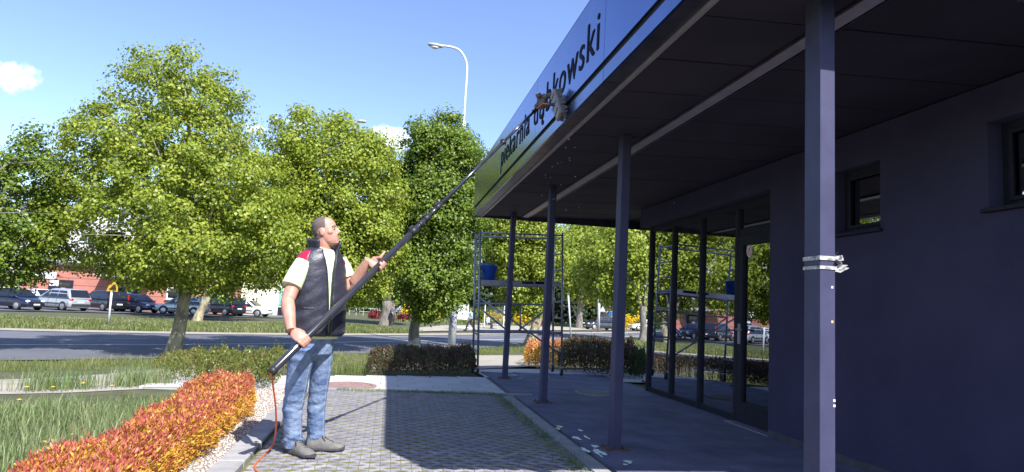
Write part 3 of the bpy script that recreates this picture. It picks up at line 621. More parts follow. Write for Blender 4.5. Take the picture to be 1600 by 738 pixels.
# dandelions
dl = [(42, 606, 'yellow dandelion standing highest of those at the far left of the lawn'), (30, 626, 'yellow dandelion lower left in the tall lawn grass'), (83, 606, 'yellow dandelion at the lawn edge below the silver car'), (130, 600, 'yellow dandelion at the lawn edge below the black people carrier'), (175, 604, 'rightmost yellow dandelion of the lawn, nearest the orange hedge'), (400, 692, 'single yellow dandelion by the kerb beside the orange hose')]
for i, (px, py, lab_) in enumerate(dl):
    hz = .05 if px > 380 else .24
    g0 = gp(px, py, hz); b0 = np.array([g0[0], g0[1], tz(g0[0], g0[1])])
    t = empty('dandelion', b0, lab_, 'flower', None if px > 380 else 'dandelions in the lawn')
    MB().tube([b0, g0], .0025, 5).build('stalk', MT['stem'], t)
    fl = MB()
    for q in range(12):
        an = 2*PI*q/12; d_ = np.array([math.cos(an), math.sin(an), .45]); s_ = np.array([-math.sin(an), math.cos(an), 0])
        fl.add([g0, g0+d_*.012+s_*.006, g0+d_*.022, g0+d_*.012-s_*.006], [(0, 1, 2, 3)])
    fl.ell(g0+np.array([0, 0, .008]), (.011, .011, .007), nu=8, nv=4).build('flower_head', MT['dandelion'], t)

# ------------------------------------------------------------------ the shop with its canopy
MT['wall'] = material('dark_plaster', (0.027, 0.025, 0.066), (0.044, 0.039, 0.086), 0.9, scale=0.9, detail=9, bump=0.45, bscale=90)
MT['plinth'] = material('plinth', (0.05, 0.048, 0.06), (0.08, 0.075, 0.085), 0.9, scale=6)
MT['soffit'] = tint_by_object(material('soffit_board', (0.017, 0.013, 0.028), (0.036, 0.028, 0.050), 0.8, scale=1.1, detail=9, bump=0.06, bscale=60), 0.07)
MT['fascia'] = material('brushed_fascia', (0.105, 0.165, 0.37), (0.13, 0.19, 0.41), 0.2, metal=1.0, scale=1.2)  # silver metal; its base is tinted blue to carry the reflected sky
MT['fascia_low'] = material('fascia_lower', (0.13, 0.185, 0.38), (0.10, 0.14, 0.28), 0.2, metal=1.0, scale=3)  # reflected sky tinted into the metal here as well
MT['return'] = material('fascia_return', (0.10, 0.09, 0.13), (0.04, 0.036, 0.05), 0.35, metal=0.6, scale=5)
MT['black'] = material('black_gap', (0.012, 0.012, 0.014), None, 0.8)
MT['post'] = material('painted_steel_post', (0.062, 0.062, 0.122), (0.048, 0.048, 0.095), 0.5, spec=.25, scale=5, bump=0.04, bscale=120)
MT['alu'] = material('light_strip_metal', (0.36, 0.32, 0.40), (0.28, 0.25, 0.32), 0.4, metal=0.2, scale=6)
MT['frame'] = material('anthracite_frame', (0.018, 0.018, 0.030), (0.024, 0.024, 0.038), 0.6, scale=8, spec=.15)
MT['glass'] = glassmat('shop_glass', (0.34, 0.42, 0.48), 3.2, 0.0, 0.24)
MT['dark_glass'] = glassmat('door_glass', (0.20, 0.24, 0.33), 2.6, 0.0, 0.16)
MT['rust'] = material('rusty_plate', (0.10, 0.055, 0.04), (0.16, 0.09, 0.06), 0.9, scale=30)
MT['tape'] = material('torn_tape', (0.62, 0.60, 0.58), (0.16, 0.15, 0.15), 0.6, scale=45)
MT['letter'] = material('letter_navy', (0.008, 0.009, 0.022), None, 0.7, spec=.1)
MT['interior'] = material('interior_plaster', (0.16, 0.16, 0.19), (0.13, 0.13, 0.16), 0.8, scale=2)
MT['int_floor'] = material('interior_tiles', (0.22, 0.22, 0.24), (0.18, 0.18, 0.2), 0.3, scale=3)
MT['roofing'] = material('roof_felt', (0.08, 0.08, 0.085), (0.11, 0.11, 0.11), 0.9, scale=4)
shop = empty('bakery_building', (4.0, 6.0, 0.0), 'dark flat-roofed bakery with a metal fascia tinted sky blue, posts and glass front', 'building')
YN, YF, XF = 2.50, 11.55, 1.36
def zs_(x): return 2.86+0.045*(x-2.3)
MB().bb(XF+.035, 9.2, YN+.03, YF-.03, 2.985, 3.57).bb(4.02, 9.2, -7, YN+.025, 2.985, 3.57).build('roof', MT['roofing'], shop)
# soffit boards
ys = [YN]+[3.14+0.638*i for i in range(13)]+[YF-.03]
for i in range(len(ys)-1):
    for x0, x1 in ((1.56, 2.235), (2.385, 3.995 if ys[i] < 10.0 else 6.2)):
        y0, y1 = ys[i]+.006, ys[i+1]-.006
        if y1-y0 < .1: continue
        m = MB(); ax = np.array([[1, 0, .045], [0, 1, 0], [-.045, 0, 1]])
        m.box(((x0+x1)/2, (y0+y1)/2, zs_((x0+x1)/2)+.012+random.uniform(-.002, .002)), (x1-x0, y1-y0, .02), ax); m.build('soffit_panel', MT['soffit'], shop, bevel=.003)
MB().bb(1.40, 9.1, YN+.04, YF-.04, 2.95, 2.98).build('roof_deck', MT['black'], shop)
MB().bb(2.262, 2.358, YN+.03, YF-.05, 2.848, 2.872).build('light_strip', MT['alu'], shop)
e_ = MB(); e_.bb(2.237, 2.25, YN+.03, YF-.05, 2.846, 2.90).bb(2.37, 2.383, YN+.03, YF-.05, 2.846, 2.90); e_.build('strip_edge', MT['return'], shop)
# fascia panels
seams = [YN, 4.24, 6.45, 8.66, 10.87, YF]
for a, b in zip(seams[:-1], seams[1:]):
    MB().bb(XF, XF+.02, a+.004, b-.004, 2.965, 3.60).build('fascia_panel', MT['fascia'], shop, bevel=.002)
    MB().bb(XF, XF+.02, a+.004, b-.004, 2.81, 2.912).build('lower_fascia_panel', MT['fascia_low'], shop, bevel=.002)
    MB().bb(XF+.021, 1.495, a+.004, b-.004, 2.812, 2.826).build('fascia_return', MT['return'], shop)
MB().bb(XF+.022, XF+.034, YN+.02, YF-.02, 2.83, 3.58).build('fascia_backing', MT['black'], shop)
MB().bb(1.497, 1.510, YN, YF, 2.795, 2.85).bb(1.5105, 1.545, YN, YF, 2.815, 2.828).build('drip_trim', MT['alu'], shop)
MB().bb(XF, XF+.06, YN, YF, 3.602, 3.612).build('coping', MT['fascia'], shop)
MB().bb(XF+.022, 9.2, YN, YN+.02, 2.81, 3.60).build('end_fascia', MT['fascia'], shop)
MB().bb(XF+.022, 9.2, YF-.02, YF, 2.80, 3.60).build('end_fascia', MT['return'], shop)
# posts
post_xy = [(2.065, 2.86), (2.055, 5.66), (2.045, 8.37), (2.02, 11.06), (4.72, 11.30)]
for i, (x, y) in enumerate(post_xy):
    m = MB().bb(x-.042, x+.042, y-.062, y+.062, 0.004, zs_(x)+.002); p_ = m.build('post', MT['post'], shop, bevel=.006)
    if i == 0: p_['label'] = 'nearest canopy post, lit by the sun and wrapped with torn tape'
    b_ = MB().bb(x-.11, x+.11, y-.11, y+.11, .003, .014)
    for sx in (-.08, .08):
        for sy in (-.08, .08): b_.tube([(x+sx, y+sy, .014), (x+sx, y+sy, .035)], .012, 6)
    b_.build('base_plate', MT['rust'], p_)
    if i == 0:
        q = atX(1300, 412, x); zt = atD(1300, 412, fwd((x+.04, y-.062, 1.5)))[2]
        t_ = MB(); t_.bb(x-.045, x+.045, y-.066, y+.066, zt-.030, zt-.014).bb(x-.0455, x+.0455, y-.0665, y+.0665, zt+.014, zt+.034)
        rr_ = np.random.default_rng(5)
        for k in range(14):
            c = np.array([x+.05+rr_.uniform(-.005, .018), y-.062+rr_.uniform(-.012, .015), zt+rr_.uniform(-.04, .06)]); d1, d2 = rr_.normal(size=3)*.011, rr_.normal(size=3)*.013
            t_.add([c-d1-d2, c+d1-d2, c+d1*.8+d2, c-d1+d2*.7], [(0, 1, 2, 3)])
        t_.build('torn_tape', MT['tape'], p_)
        for (px, py, c_) in ((1299, 503, (0.6, 0.42, 0.12)), (1303, 449, (.5, .5, .5)), (1296, 632, (.6, .58, .55)), (1294, 624, (.6, .58, .55))):
            pz = atD(px, py, fwd((x, y-.062, 1.3)))
            MB().bb(min(pz[0], x+.034)-.006, min(pz[0], x+.034)+.006, y-.0635, y-.0605, pz[2]-.006, pz[2]+.006).build('sticker_scrap', material('scrap_%d' % py, c_, None, .6), p_)
# walls
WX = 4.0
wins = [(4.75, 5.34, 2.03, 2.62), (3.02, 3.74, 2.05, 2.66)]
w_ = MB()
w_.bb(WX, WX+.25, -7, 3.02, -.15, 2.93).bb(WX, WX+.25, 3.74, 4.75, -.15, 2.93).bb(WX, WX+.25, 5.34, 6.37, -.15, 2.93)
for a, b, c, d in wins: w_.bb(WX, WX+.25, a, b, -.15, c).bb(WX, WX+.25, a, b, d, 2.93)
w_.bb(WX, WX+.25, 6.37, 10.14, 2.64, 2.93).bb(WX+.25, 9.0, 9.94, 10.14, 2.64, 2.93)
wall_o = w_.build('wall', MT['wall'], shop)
MB().bb(WX-.006, WX, -7, 6.365, -.02, .075).build('plinth', MT['plinth'], shop)
MB().bb(4.255, 8.8, 6.1, 6.3, -.1, 2.9).bb(8.8, 9.0, -7, 10.1, -.1, 2.95).bb(WX, 9.0, -7.2, -7.005, -.1, 2.95).build('inner_wall', MT['interior'], shop)
MB().bb(4.26, 8.8, 6.3, 10.0, -.1, .012).build('inner_floor', MT['int_floor'], shop)
for a, b, c, d in wins:
    f = MB(); X0, X1 = WX+.12, WX+.18; t_ = .055
    f.bb(X0, X1, a+.002, a+t_, c+.002, d-.002).bb(X0, X1, b-t_, b-.002, c+.002, d-.002).bb(X0, X1, a+t_, b-t_, c+.002, c+t_).bb(X0, X1, a+t_, b-t_, d-t_, d-.002)
    f.bb(X0-.015, X0-.001, a+t_, a+t_+.03, c+t_, d-t_).bb(X0-.015, X0-.001, b-t_-.03, b-t_, c+t_, d-t_).bb(X0-.015, X0-.001, a+t_+.03, b-t_-.03, c+t_, c+t_+.03).bb(X0-.015, X0-.001, a+t_+.03, b-t_-.03, d-t_-.03, d-t_)
    wn_ = f.build('window', MT['frame'], shop, bevel=.004)
    MB().bb(X0+.02, X0+.026, a+t_, b-t_, c+t_, d-t_).build('pane', MT['glass'], wn_)
    MB().bb(WX-.045, X0-.002, a-.03, b+.03, c-.028, c-.001).build('sill', MT['frame'], wn_, bevel=.004)
    MB().bb(X1+.15, X1+.16, a-.3, b+.3, c-.3, d+.3).build('dark_backing', MT['frame'], wn_)  # dark sheet standing in for the unlit room behind the pane
# glazed front
GX0, GX1 = 4.15, 4.21
bays = [(7.34, 8.22), (8.28, 9.12), (9.18, 9.98)]
gf = MB(); gf.bb(GX0, GX1, 6.372, 9.98, 2.56, 2.638).bb(GX0, GX1, 7.34, 9.98, 0.0, .075)
for a, b in ((7.27, 7.34), (8.22, 8.28), (9.12, 9.18), (9.98, 10.06)): gf.bb(GX0-.012, GX1+.002, a, b, -.01, 2.56 if b < 10 else 2.638)
gfo = gf.build('glazing_frame', MT['frame'], shop, bevel=.004)
for a, b in bays: MB().bb(4.176, 4.184, a, b, .075, 2.56).build('pane', MT['glass'], gfo)
ef = MB(); ef.bb(4.215, 8.9, 10.0, 10.06, 0, .075).bb(4.215, 8.9, 10.0, 10.06, 2.56, 2.638)
for x in (5.3, 6.5, 7.7): ef.bb(x, x+.06, 9.99, 10.065, .075, 2.56)
efo = ef.build('glazing_frame', MT['frame'], shop, bevel=.004)
for a, b in ((4.215, 5.3), (5.36, 6.5), (6.56, 7.7), (7.76, 8.8)): MB().bb(a, b, 10.026, 10.034, .075, 2.56).build('pane', MT['glass'], efo)
d_ = MB(); y0, y1 = 6.375, 7.268
d_.bb(GX0-.01, GX1, y0, y0+.11, .012, 2.22).bb(GX0-.01, GX1, y1-.11, y1, .012, 2.22).bb(GX0-.01, GX1, y0+.11, y1-.11, .012, .25).bb(GX0-.01, GX1, y0+.11, y1-.11, 2.10, 2.22)
door = d_.build('door', MT['frame'], shop, bevel=.005)
MB().bb(4.176, 4.184, y0+.11, y1-.11, .25, 2.10).build('pane', MT['dark_glass'], door)
h_ = MB(); h_.bb(GX0-.024, GX0-.0102, y1-.085, y1-.035, .92, 1.16).tube([(GX0-.024, y1-.06, 1.09), (GX0-.06, y1-.06, 1.09), (GX0-.062, y1-.18, 1.09)], .011, 8); h_.build('handle', MT['alu'], door)
MB().bb(GX0, GX1, y0-.002, y1, 2.222, 2.30).build('transom_bar', MT['frame'], shop)
tp = MB().bb(4.176, 4.184, y0, y1, 2.30, 2.56).build('transom_pane', MT['glass'], shop)
MB().bb(4.0, 4.35, 6.38, 7.3, -.02, .012).build('threshold', MT['alu'], shop)
st_ = atX(1171, 391, 4.174)
def disc(c, n, u, r_, h=.0015, k=24, ry=None):
    c, n, u = (np.array(a, float) for a in (c, n, u)); v = np.cross(n, u)
    return MB().prism([(r_*math.cos(2*PI*i/k), (ry or r_)*math.sin(2*PI*i/k)) for i in range(k)], c, u, v, n, h)
s1 = disc(st_, (-1, 0, 0), (0, 1, 0), .062, .001, ry=.085).build('sticker', material('sticker_white', (.72, .66, .66), None, .5), door)
disc(st_-np.array([.0012, 0, 0]), (-1, 0, 0), (0, 1, 0), .048, .001, ry=.068).build('sticker_ring', material('sticker_red', (.5, .07, .06), None, .5), door)
disc(st_-np.array([.0024, 0, 0]), (-1, 0, 0), (0, 1, 0), .040, .001, ry=.058).build('sticker_face', bpy.data.materials['sticker_white'], door)
m = MB(); 
for (a, b, c, d) in ((-.022, .022, .018, .028), (-.006, .006, -.035, .018), (-.026, .02, -.004, .006), (-.012, .024, -.04, -.03)): m.bb(st_[0]-.0046, st_[0]-.0036, st_[1]+a, st_[1]+b, st_[2]+c, st_[2]+d)
m.build('sticker_mark', bpy.data.materials['sticker_red'], door)
# lettering on the fascia
fc = bpy.data.curves.new('lettering', 'FONT'); fc.body = 'piekarnia d\u0105bkowski'; fc.size = 1.0; fc.extrude = 0.0; fc.space_character = 1.12; fc.space_word = 1.1; fc.resolution_u = 6
fo = bpy.data.objects.new('tmp', fc); col.objects.link(fo); dg = bpy.context.evaluated_depsgraph_get(); dg.update()
tm = bpy.data.meshes.new_from_object(fo.evaluated_get(dg)); bpy.data.objects.remove(fo)
co = np.array([v.co[:] for v in tm.vertices]); fl = [tuple(p.vertices) for p in tm.polygons]
par = list(range(len(co)))
def find(a):
    while par[a] != a: par[a] = par[par[a]]; a = par[a]
    return a
for f in fl:
    for a in f[1:]: par[find(a)] = find(f[0])
roots = {}
for i in range(len(co)): roots.setdefault(find(i), []).append(i)
isl = sorted([[co[v, 0].min(), co[v, 0].max(), list(v)] for v in roots.values()], key=lambda q: q[0]); grp = []
for a in isl:
    if grp and a[0] < grp[-1][1]-0.01 and min(a[1], grp[-1][1])-a[0] > .4*min(a[1]-a[0], grp[-1][1]-grp[-1][0]): grp[-1][1] = max(grp[-1][1], a[1]); grp[-1][2] += a[2]
    else: grp.append(a)
x0, x1 = co[:, 0].min(), co[:, 0].max(); asc = co[:, 1].max(); YA, YB, ZB, HA = 8.62, 4.37, 3.105, 0.30
for g in grp:
    ids = {v: i for i, v in enumerate(g[2])}; b = MB()
    P = [(XF-.005, YA+(YB-YA)*(co[v, 0]-x0)/(x1-x0), ZB+HA*co[v, 1]/asc) for v in g[2]]; k = len(P)
    fs = [tuple(ids[i] for i in f) for f in fl if f[0] in ids]; ec = {}
    for f in fs:
        for i in range(len(f)): ec[(f[i], f[(i+1) % len(f)])] = 1
    side = [(a, c, c+k, a+k) for a, c in ec if (c, a) not in ec]
    b.add(P+[(p[0]+.0045, p[1], p[2]) for p in P], fs+[tuple(q+k for q in reversed(f)) for f in fs]+side)
    b.build('letter', MT['letter'], shop)
bpy.data.meshes.remove(tm)

# bar stool inside
MT['chrome'] = material('chrome', (0.6, 0.6, 0.62), None, 0.15, metal=1.0)
MT['blue_pvc'] = material('blue_vinyl', (0.03, 0.07, 0.28), (0.04, 0.09, 0.34), 0.4, scale=5)
sb = np.array([5.05, 8.75, .012]); stl = empty('bar_stool', sb, 'bar stool with a blue seat behind the shop glass', 'stool')
MB().tube([sb+(0, 0, .70), sb+(0, 0, .73), sb+(0, 0, .77), sb+(0, 0, .785)], [.16, .18, .18, .14], 18).build('seat', MT['blue_pvc'], stl, True)
for a in range(4):
    d = np.array([math.cos(a*PI/2+.6), math.sin(a*PI/2+.6), 0]); MB().tube([sb+d*.2, sb+d*.11+(0, 0, .7)], .013, 8).build('leg', MT['chrome'], stl, True)
MB().tube([sb+np.array([.175*math.cos(a*PI/10), .175*math.sin(a*PI/10), .2]) for a in range(21)], .009, 6).build('foot_ring', MT['chrome'], stl, True)
ct = empty('counter', (6.6, 8.2, .012), 'low grey shop counter inside the glazed room', 'counter')
MB().bb(6.2, 6.9, 7.0, 9.2, .012, .95).build('cabinet', MT['interior'], ct); MB().bb(6.12, 6.96, 6.95, 9.25, .952, .99).build('top', MT['frame'], ct)

# drain cover and manhole lid
dc = np.array([3.12, 9.42, tz(3.12, 9.42)+.006]); dt = empty('drain_grate', dc, 'round slatted drain grate set in the shaded walk', 'grate')
MT['iron'] = material('cast_iron', (0.16, 0.15, 0.15), (0.24, 0.21, 0.2), 0.6, metal=0.4, scale=20)
MT['rust_iron'] = material('rusty_cast_iron', (0.22, 0.13, 0.12), (0.33, 0.22, 0.2), 0.75, scale=18, bump=.3)
rg = MB(); rg.loft([[dc+np.array([math.cos(2*PI*k/28)*a, math.sin(2*PI*k/28)*a, b]) for k in range(28)] for a, b in ((.33, -.02), (.33, .014), (.28, .014), (.28, -.02))], cap=False); rg.build('rim', MT['iron'], dt)
disc(dc+np.array([0, 0, -.006]), (0, 0, 1), (1, 0, 0), .281, .004).build('pit', MT['black'], dt)
for k in range(-5, 6):
    hw = math.sqrt(max(.275**2-(k*.05)**2, .001)); MB().bb(dc[0]+k*.05-.012, dc[0]+k*.05+.012, dc[1]-hw, dc[1]+hw, dc[2]-.001, dc[2]+.012).build('slat', MT['iron'], dt)
mc = np.array([-.46, 9.48, .004]); mt_ = empty('manhole_cover', mc, 'round reddish cast iron manhole cover in the sunny pavement', 'manhole cover')
disc(mc, (0, 0, 1), (1, 0, 0), .30, .008, 32).build('lid', MT['rust_iron'], mt_)
rg = MB(); rg.loft([[mc+np.array([math.cos(2*PI*k/32)*a, math.sin(2*PI*k/32)*a, b]) for k in range(32)] for a, b in ((.37, 0), (.37, .011), (.31, .011), (.31, 0))], cap=False); rg.build('rim', MT['rust_iron'], mt_)
rb = MB()
for i in range(-4, 5):
    for j in range(-4, 5):
        if math.hypot(i, j)*.06 < .27: rb.bb(mc[0]+i*.06-.02, mc[0]+i*.06+.02, mc[1]+j*.06-.02, mc[1]+j*.06+.02, mc[2]+.008, mc[2]+.013)
o = rb.build('tread_studs', MT['rust_iron'], mt_); o['kind'] = 'stuff'

# ------------------------------------------------------------------ mobile scaffold and bucket
MT['galv'] = material('grey_blue_tube', (0.30, 0.30, 0.36), (0.23, 0.23, 0.29), 0.4, metal=0.6, scale=9)
MT['ply'] = material('scaffold_deck', (0.27, 0.26, 0.29), (0.2, 0.19, 0.22), 0.7, scale=4)
MT['rubber'] = material('black_rubber', (0.02, 0.02, 0.022), (0.03, 0.03, 0.03), 0.8, scale=20)
sx0, sx1, sy0, sy1 = 1.63, 3.17, 11.62, 12.28; sbz = tz(1.63, 11.62)
scf = empty('scaffold_tower', (sx0, sy0, sbz), 'grey wheeled aluminium scaffold tower beyond the canopy posts', 'scaffold')
tilt = rad(-2.3)
def S(x, y, z):          # scaffold frame: leaning slightly to the left on sloping paving
    c, s = math.cos(tilt), math.sin(tilt); return np.array([sx0+(x*c+z*s), sy0+y, sbz+(-x*s+z*c)])
Wd, Dp, Ht = sx1-sx0, sy1-sy0, 2.60
for x in (0, Wd):
    for y in (0, Dp):
        zb = .15
        MB().tube([S(x, y, zb), S(x, y, Ht)], .020, 10).build('upright', MT['galv'], scf, True)
        wh = empty if False else None
        zz = tz(*S(x, y, 0)[:2])+.065; p = S(x, y, zb)
        ck = MB().tube([p+np.array([0, 0, .01]), (p[0]+.01, p[1], max(zz+.06, p[2]-.07))], .018, 8)
        zz = min(zz, p[2]-.08) if x == 0 else p[2]-.10
        ck.bb(p[0]-.028, p[0]-.020, p[1]-.03, p[1]+.03, zz-.01, p[2]-.02).bb(p[0]+.020, p[0]+.028, p[1]-.03, p[1]+.03, zz-.01, p[2]-.02).bb(p[0]-.03, p[0]+.03, p[1]-.03, p[1]+.03, p[2]-.025, p[2]-.015)
        co_ = ck.build('castor', MT['galv'], scf)
        MB().tube([(p[0]+a, p[1], zz) for a in (-.018, -.016, .016, .018)], [.05, .065, .065, .05], 18).build('wheel', MT['rubber'], co_, True)
        MB().tube([(p[0]-.021, p[1], zz), (p[0]+.021, p[1], zz)], .022, 12).build('hub', MT['galv'], co_)
    for k in range(8):
        z = .42+.30*k
        MB().tube([S(x, 0, z), S(x, Dp, z)], .016, 8).build('rung', MT['galv'], scf, True)
def brace(a, b, r_=.016): MB().tube([S(*a), S(*b)], r_, 8).build('brace', MT['galv'], scf, True)
brace((0, 0, 2.55), (Wd, 0, 2.55)); brace((0, Dp, 2.55), (Wd, Dp, 2.55), .018)
brace((0, 0, .76), (Wd, 0, .76), .020); brace((0, Dp, 1.27), (Wd, Dp, 1.27), .018)
brace((0, 0, 1.38), (Wd, 0, .36)); brace((0, Dp, 1.27), (Wd*.42, Dp, .76), .016); brace((Wd, Dp, 1.27), (Wd*.55, Dp, .76), .016)
brace((Wd*.42, Dp, 1.27), (Wd*.42, Dp, .76), .016); brace((Wd*.58, Dp, 1.27), (Wd*.58, Dp, .76), .016); brace((0, Dp, .76), (Wd, Dp, .76), .018)
R2 = np.array([[math.cos(tilt), 0, -math.sin(tilt)], [0, 1, 0], [math.sin(tilt), 0, math.cos(tilt)]])
for y in (.17, .49): MB().box(S(Wd/2, y, 1.665), (Wd-.06, .30, .03), R2).build('deck_board', MT['ply'], scf)
m = MB(); m.box(S(Wd/2, .008, 1.645), (Wd-.06, .02, .10), R2).box(S(Wd/2, .65, 1.645), (Wd-.06, .02, .10), R2); m.build('deck_edge', MT['galv'], scf)
for (a, b) in ((.78, 1.0), (1.03, 1.30)): MB().box(S((a+b)/2, -.005, 1.66), (b-a, .004, .045), R2).build('deck_label', MT['letter'] if a > 1 else MT['frame'], scf)
bp = S(.185, .15, 1.682); bk = empty('bucket', bp, 'blue plastic bucket standing on the scaffold deck', 'bucket')
MT['bucket'] = material('blue_plastic', (0.02, 0.08, 0.40), (0.025, 0.10, 0.46), 0.35, scale=4)
def circ(c, r_, z, n=24): return [np.array([c[0]+r_*math.cos(2*PI*k/n), c[1]+r_*math.sin(2*PI*k/n), c[2]+z]) for k in range(n)]
MB().loft([circ(bp, .118, 0), circ(bp, .15, .27), circ(bp, .158, .272), circ(bp, .158, .295), circ(bp, .146, .295), circ(bp, .114, .01)]).build('pail', MT['bucket'], bk, True)
MB().tube([bp+np.array([.16*math.cos(a), -.155*math.sin(a)*.6-.03, .27-.15*math.sin(a)]) for a in np.linspace(0, PI, 13)], .006, 6).build('handle', MT['rubber'], bk, True)

# ------------------------------------------------------------------ the man with the washing pole
MT['skin'] = material('skin', (0.50, 0.27, 0.20), (0.42, 0.20, 0.15), 0.5, scale=18, bump=0.08, bscale=160)
MT['hair'] = material('cropped_hair', (0.075, 0.055, 0.05), (0.15, 0.11, 0.10), 0.8, scale=120)
MT['denim'] = material('faded_denim', (0.07, 0.12, 0.255), (0.27, 0.35, 0.50), 0.9, scale=6.5, detail=8, bump=0.8, bscale=20, contrast=(.36, .68))
MT['denim_seam'] = material('denim_seam', (0.26, 0.33, 0.46), None, 0.85)
MT['shirt'] = material('pale_lime_shirt', (0.72, 0.80, 0.50), (0.62, 0.72, 0.40), 0.8, scale=7, bump=0.2, bscale=25)
MT['vest'] = material('black_nylon', (0.022, 0.022, 0.036), (0.032, 0.032, 0.05), 0.46, scale=9, bump=0.45, bscale=17, spec=.6)
MT['vest_red'] = material('red_nylon', (0.42, 0.015, 0.05), (0.36, 0.012, 0.045), 0.4, scale=9, bump=.3, bscale=20)
MT['vest_grey'] = material('grey_nylon', (0.15, 0.15, 0.19), (0.12, 0.12, 0.155), 0.45, scale=9, bump=.3, bscale=20)
MT['shoe'] = material('grey_suede', (0.12, 0.115, 0.11), (0.18, 0.17, 0.155), 0.85, scale=25, bump=.3)
MT['sole'] = material('shoe_sole', (0.035, 0.035, 0.045), (0.05, 0.05, 0.06), 0.8, scale=20)
MT['lace'] = material('shoe_lace', (0.03, 0.03, 0.035), None, 0.8)
MT['lip'] = material('lip', (0.36, 0.15, 0.13), None, .5); MT['eye'] = material('eye', (.32, .27, .25), None, .2); MT['iris'] = material('iris', (.05, .04, .03), None, .2)
MT['carbon'] = material('carbon_tube', (0.025, 0.025, 0.032), (0.035, 0.035, 0.045), 0.22, scale=12, spec=.7)
MT['clamp'] = material('black_clamp', (0.018, 0.018, 0.022), None, 0.5)
MT['orange'] = material('orange_hose', (0.75, 0.13, 0.045), (0.65, 0.10, 0.04), 0.4, scale=20)
MT['bristle'] = material('grey_bristle', (0.24, 0.20, 0.20), (0.13, 0.105, 0.105), 0.9, scale=60, bump=.6, bscale=180)
MT['brush_block'] = material('pale_brush_block', (0.30, 0.26, 0.25), (0.22, 0.19, 0.18), 0.6, scale=25)
D0 = 4.93; PXM = D0/FPX
def M(px, py, dd=0.0): return atD(px, py, D0+dd)
rgt = np.array([math.cos(rad(10.309)), -math.sin(rad(10.309)), 0]); cbk = np.array([-math.sin(rad(10.309)), -math.cos(rad(10.309)), 0])
TF = .75*rgt+.66*cbk; TF /= np.linalg.norm(TF); TL = np.array([-TF[1], TF[0], 0])
man = empty('person', np.r_[gp(478, 712)[:2], 0], 'man in black sleeveless vest, lime polo and jeans raising a long pole', 'person')
TOR = [(545, 487, .205, .155), (530, 491, .232, .175), (522, 493, .252, .19), (500, 494, .258, .196), (470, 496, .255, .19), (440, 498, .248, .175), (420, 500, .236, .155), (405, 502, .208, .132), (396, 504, .165, .112), (389, 506, .115, .095), (383, 507, .088, .082)]
TORr = np.array([(M(c, py)[2], *M(c, py)[:2], a*.81, b*.82) for py, c, a, b in TOR])
def Zpy(py): return M(500, py)[2]
def torso(th, z, off=0.0):
    """th measured from the chest's front towards his left"""
    cx, cy, a, b = (np.interp(z, TORr[:, 0], TORr[:, i]) for i in (1, 2, 3, 4)); c, s = math.cos(th), math.sin(th)
    e = 0.92; f = np.sign(c)*abs(c)**e*(b+off); l = np.sign(s)*abs(s)**e*(a+off)
    return np.array([cx, cy, z])+TF*f+TL*l
def hring(c, ru, rv, n=20, ph=0): return [np.array(c)+TF*ru*math.cos(2*PI*k/n)+TL*rv*math.sin(2*PI*k/n) for k in range(n)]
# pole line first: the hands hold it
PB0 = atD(425, 581, D0-.60); PT0 = atX(838, 171, XF-.10); PAX = (PT0-PB0)/np.linalg.norm(PT0-PB0)
def pole_at(px):
    lo, hi = 0.0, 1.0
    for _ in range(40):
        m_ = (lo+hi)/2; q = RC@(PB0+(PT0-PB0)*m_-CAM)
        if 800+FPX*q[0]/q[2] < px: lo = m_
        else: hi = m_
    return PB0+(PT0-PB0)*lo
body = MB()
HC = M(508.5, 362.5, .0); hf = .95*rgt+.05*cbk; hf = hf*.975+np.array([0, 0, .22]); hf /= np.linalg.norm(hf); hl = np.cross([0, 0, 1], hf); hl /= np.linalg.norm(hl); hu = np.cross(hf, hl); HS = .93
def Hd(x, y, z): return HC+HS*(hf*x+hl*y+hu*z)
for q in [[(-.123, .050, .022, .024), (-.112, .042, .046, .042), (-.088, .026, .070, .057), (-.05, .012, .087, .067), (-.015, 0, .095, .072), (.02, -.004, .098, .075), (.06, -.007, .097, .074), (.09, -.01, .084, .064), (.11, -.012, .06, .046), (.121, -.014, .03, .024)]]:
    body.loft([[Hd(xc+rx*math.cos(2*PI*k/24), ry*math.sin(2*PI*k/24), z) for k in range(24)] for z, xc, rx, ry in q])
HA_ = np.array([hf, hl, hu])
body.tube([Hd(.085, 0, .018), Hd(.105, 0, -.012), Hd(.114, 0, -.028)], [.010, .013, .012], 10)
body.ell(Hd(.098, 0, -.032), (.016, .017, .009), HA_).ell(Hd(.080, 0, .026), (.017, .050, .012), HA_).ell(Hd(.082, 0, -.064), (.014, .026, .012), HA_).ell(Hd(.072, 0, -.102), (.022, .028, .018), HA_)
for s in (-1, 1):
    body.ell(Hd(-.006, s*.074, -.008), (.020, .010, .032), HA_).ell(Hd(.05, s*.05, -.02), (.025, .02, .02), HA_)
body.tube([Hd(-.02, 0, -.03), Hd(-.025, 0, -.09), M(505, 392), M(503, 404)], [.060, .059, .066, .085], 18)
body.loft([[torso(2*PI*k/28, z, -.03) for k in range(28)] for z in np.linspace(Zpy(545), Zpy(385), 18)])
RS, RE, RW0 = M(471, 414, -.15), M(449, 471, -.29), None
LS, LE = M(532, 409, .13), M(548, 452, .13)
cf = (CAM-M(500, 480)); cf /= np.linalg.norm(cf)                 # towards the camera
def perp(v): v = v-PAX*(v@PAX); return v/np.linalg.norm(v)
PRd = .0265
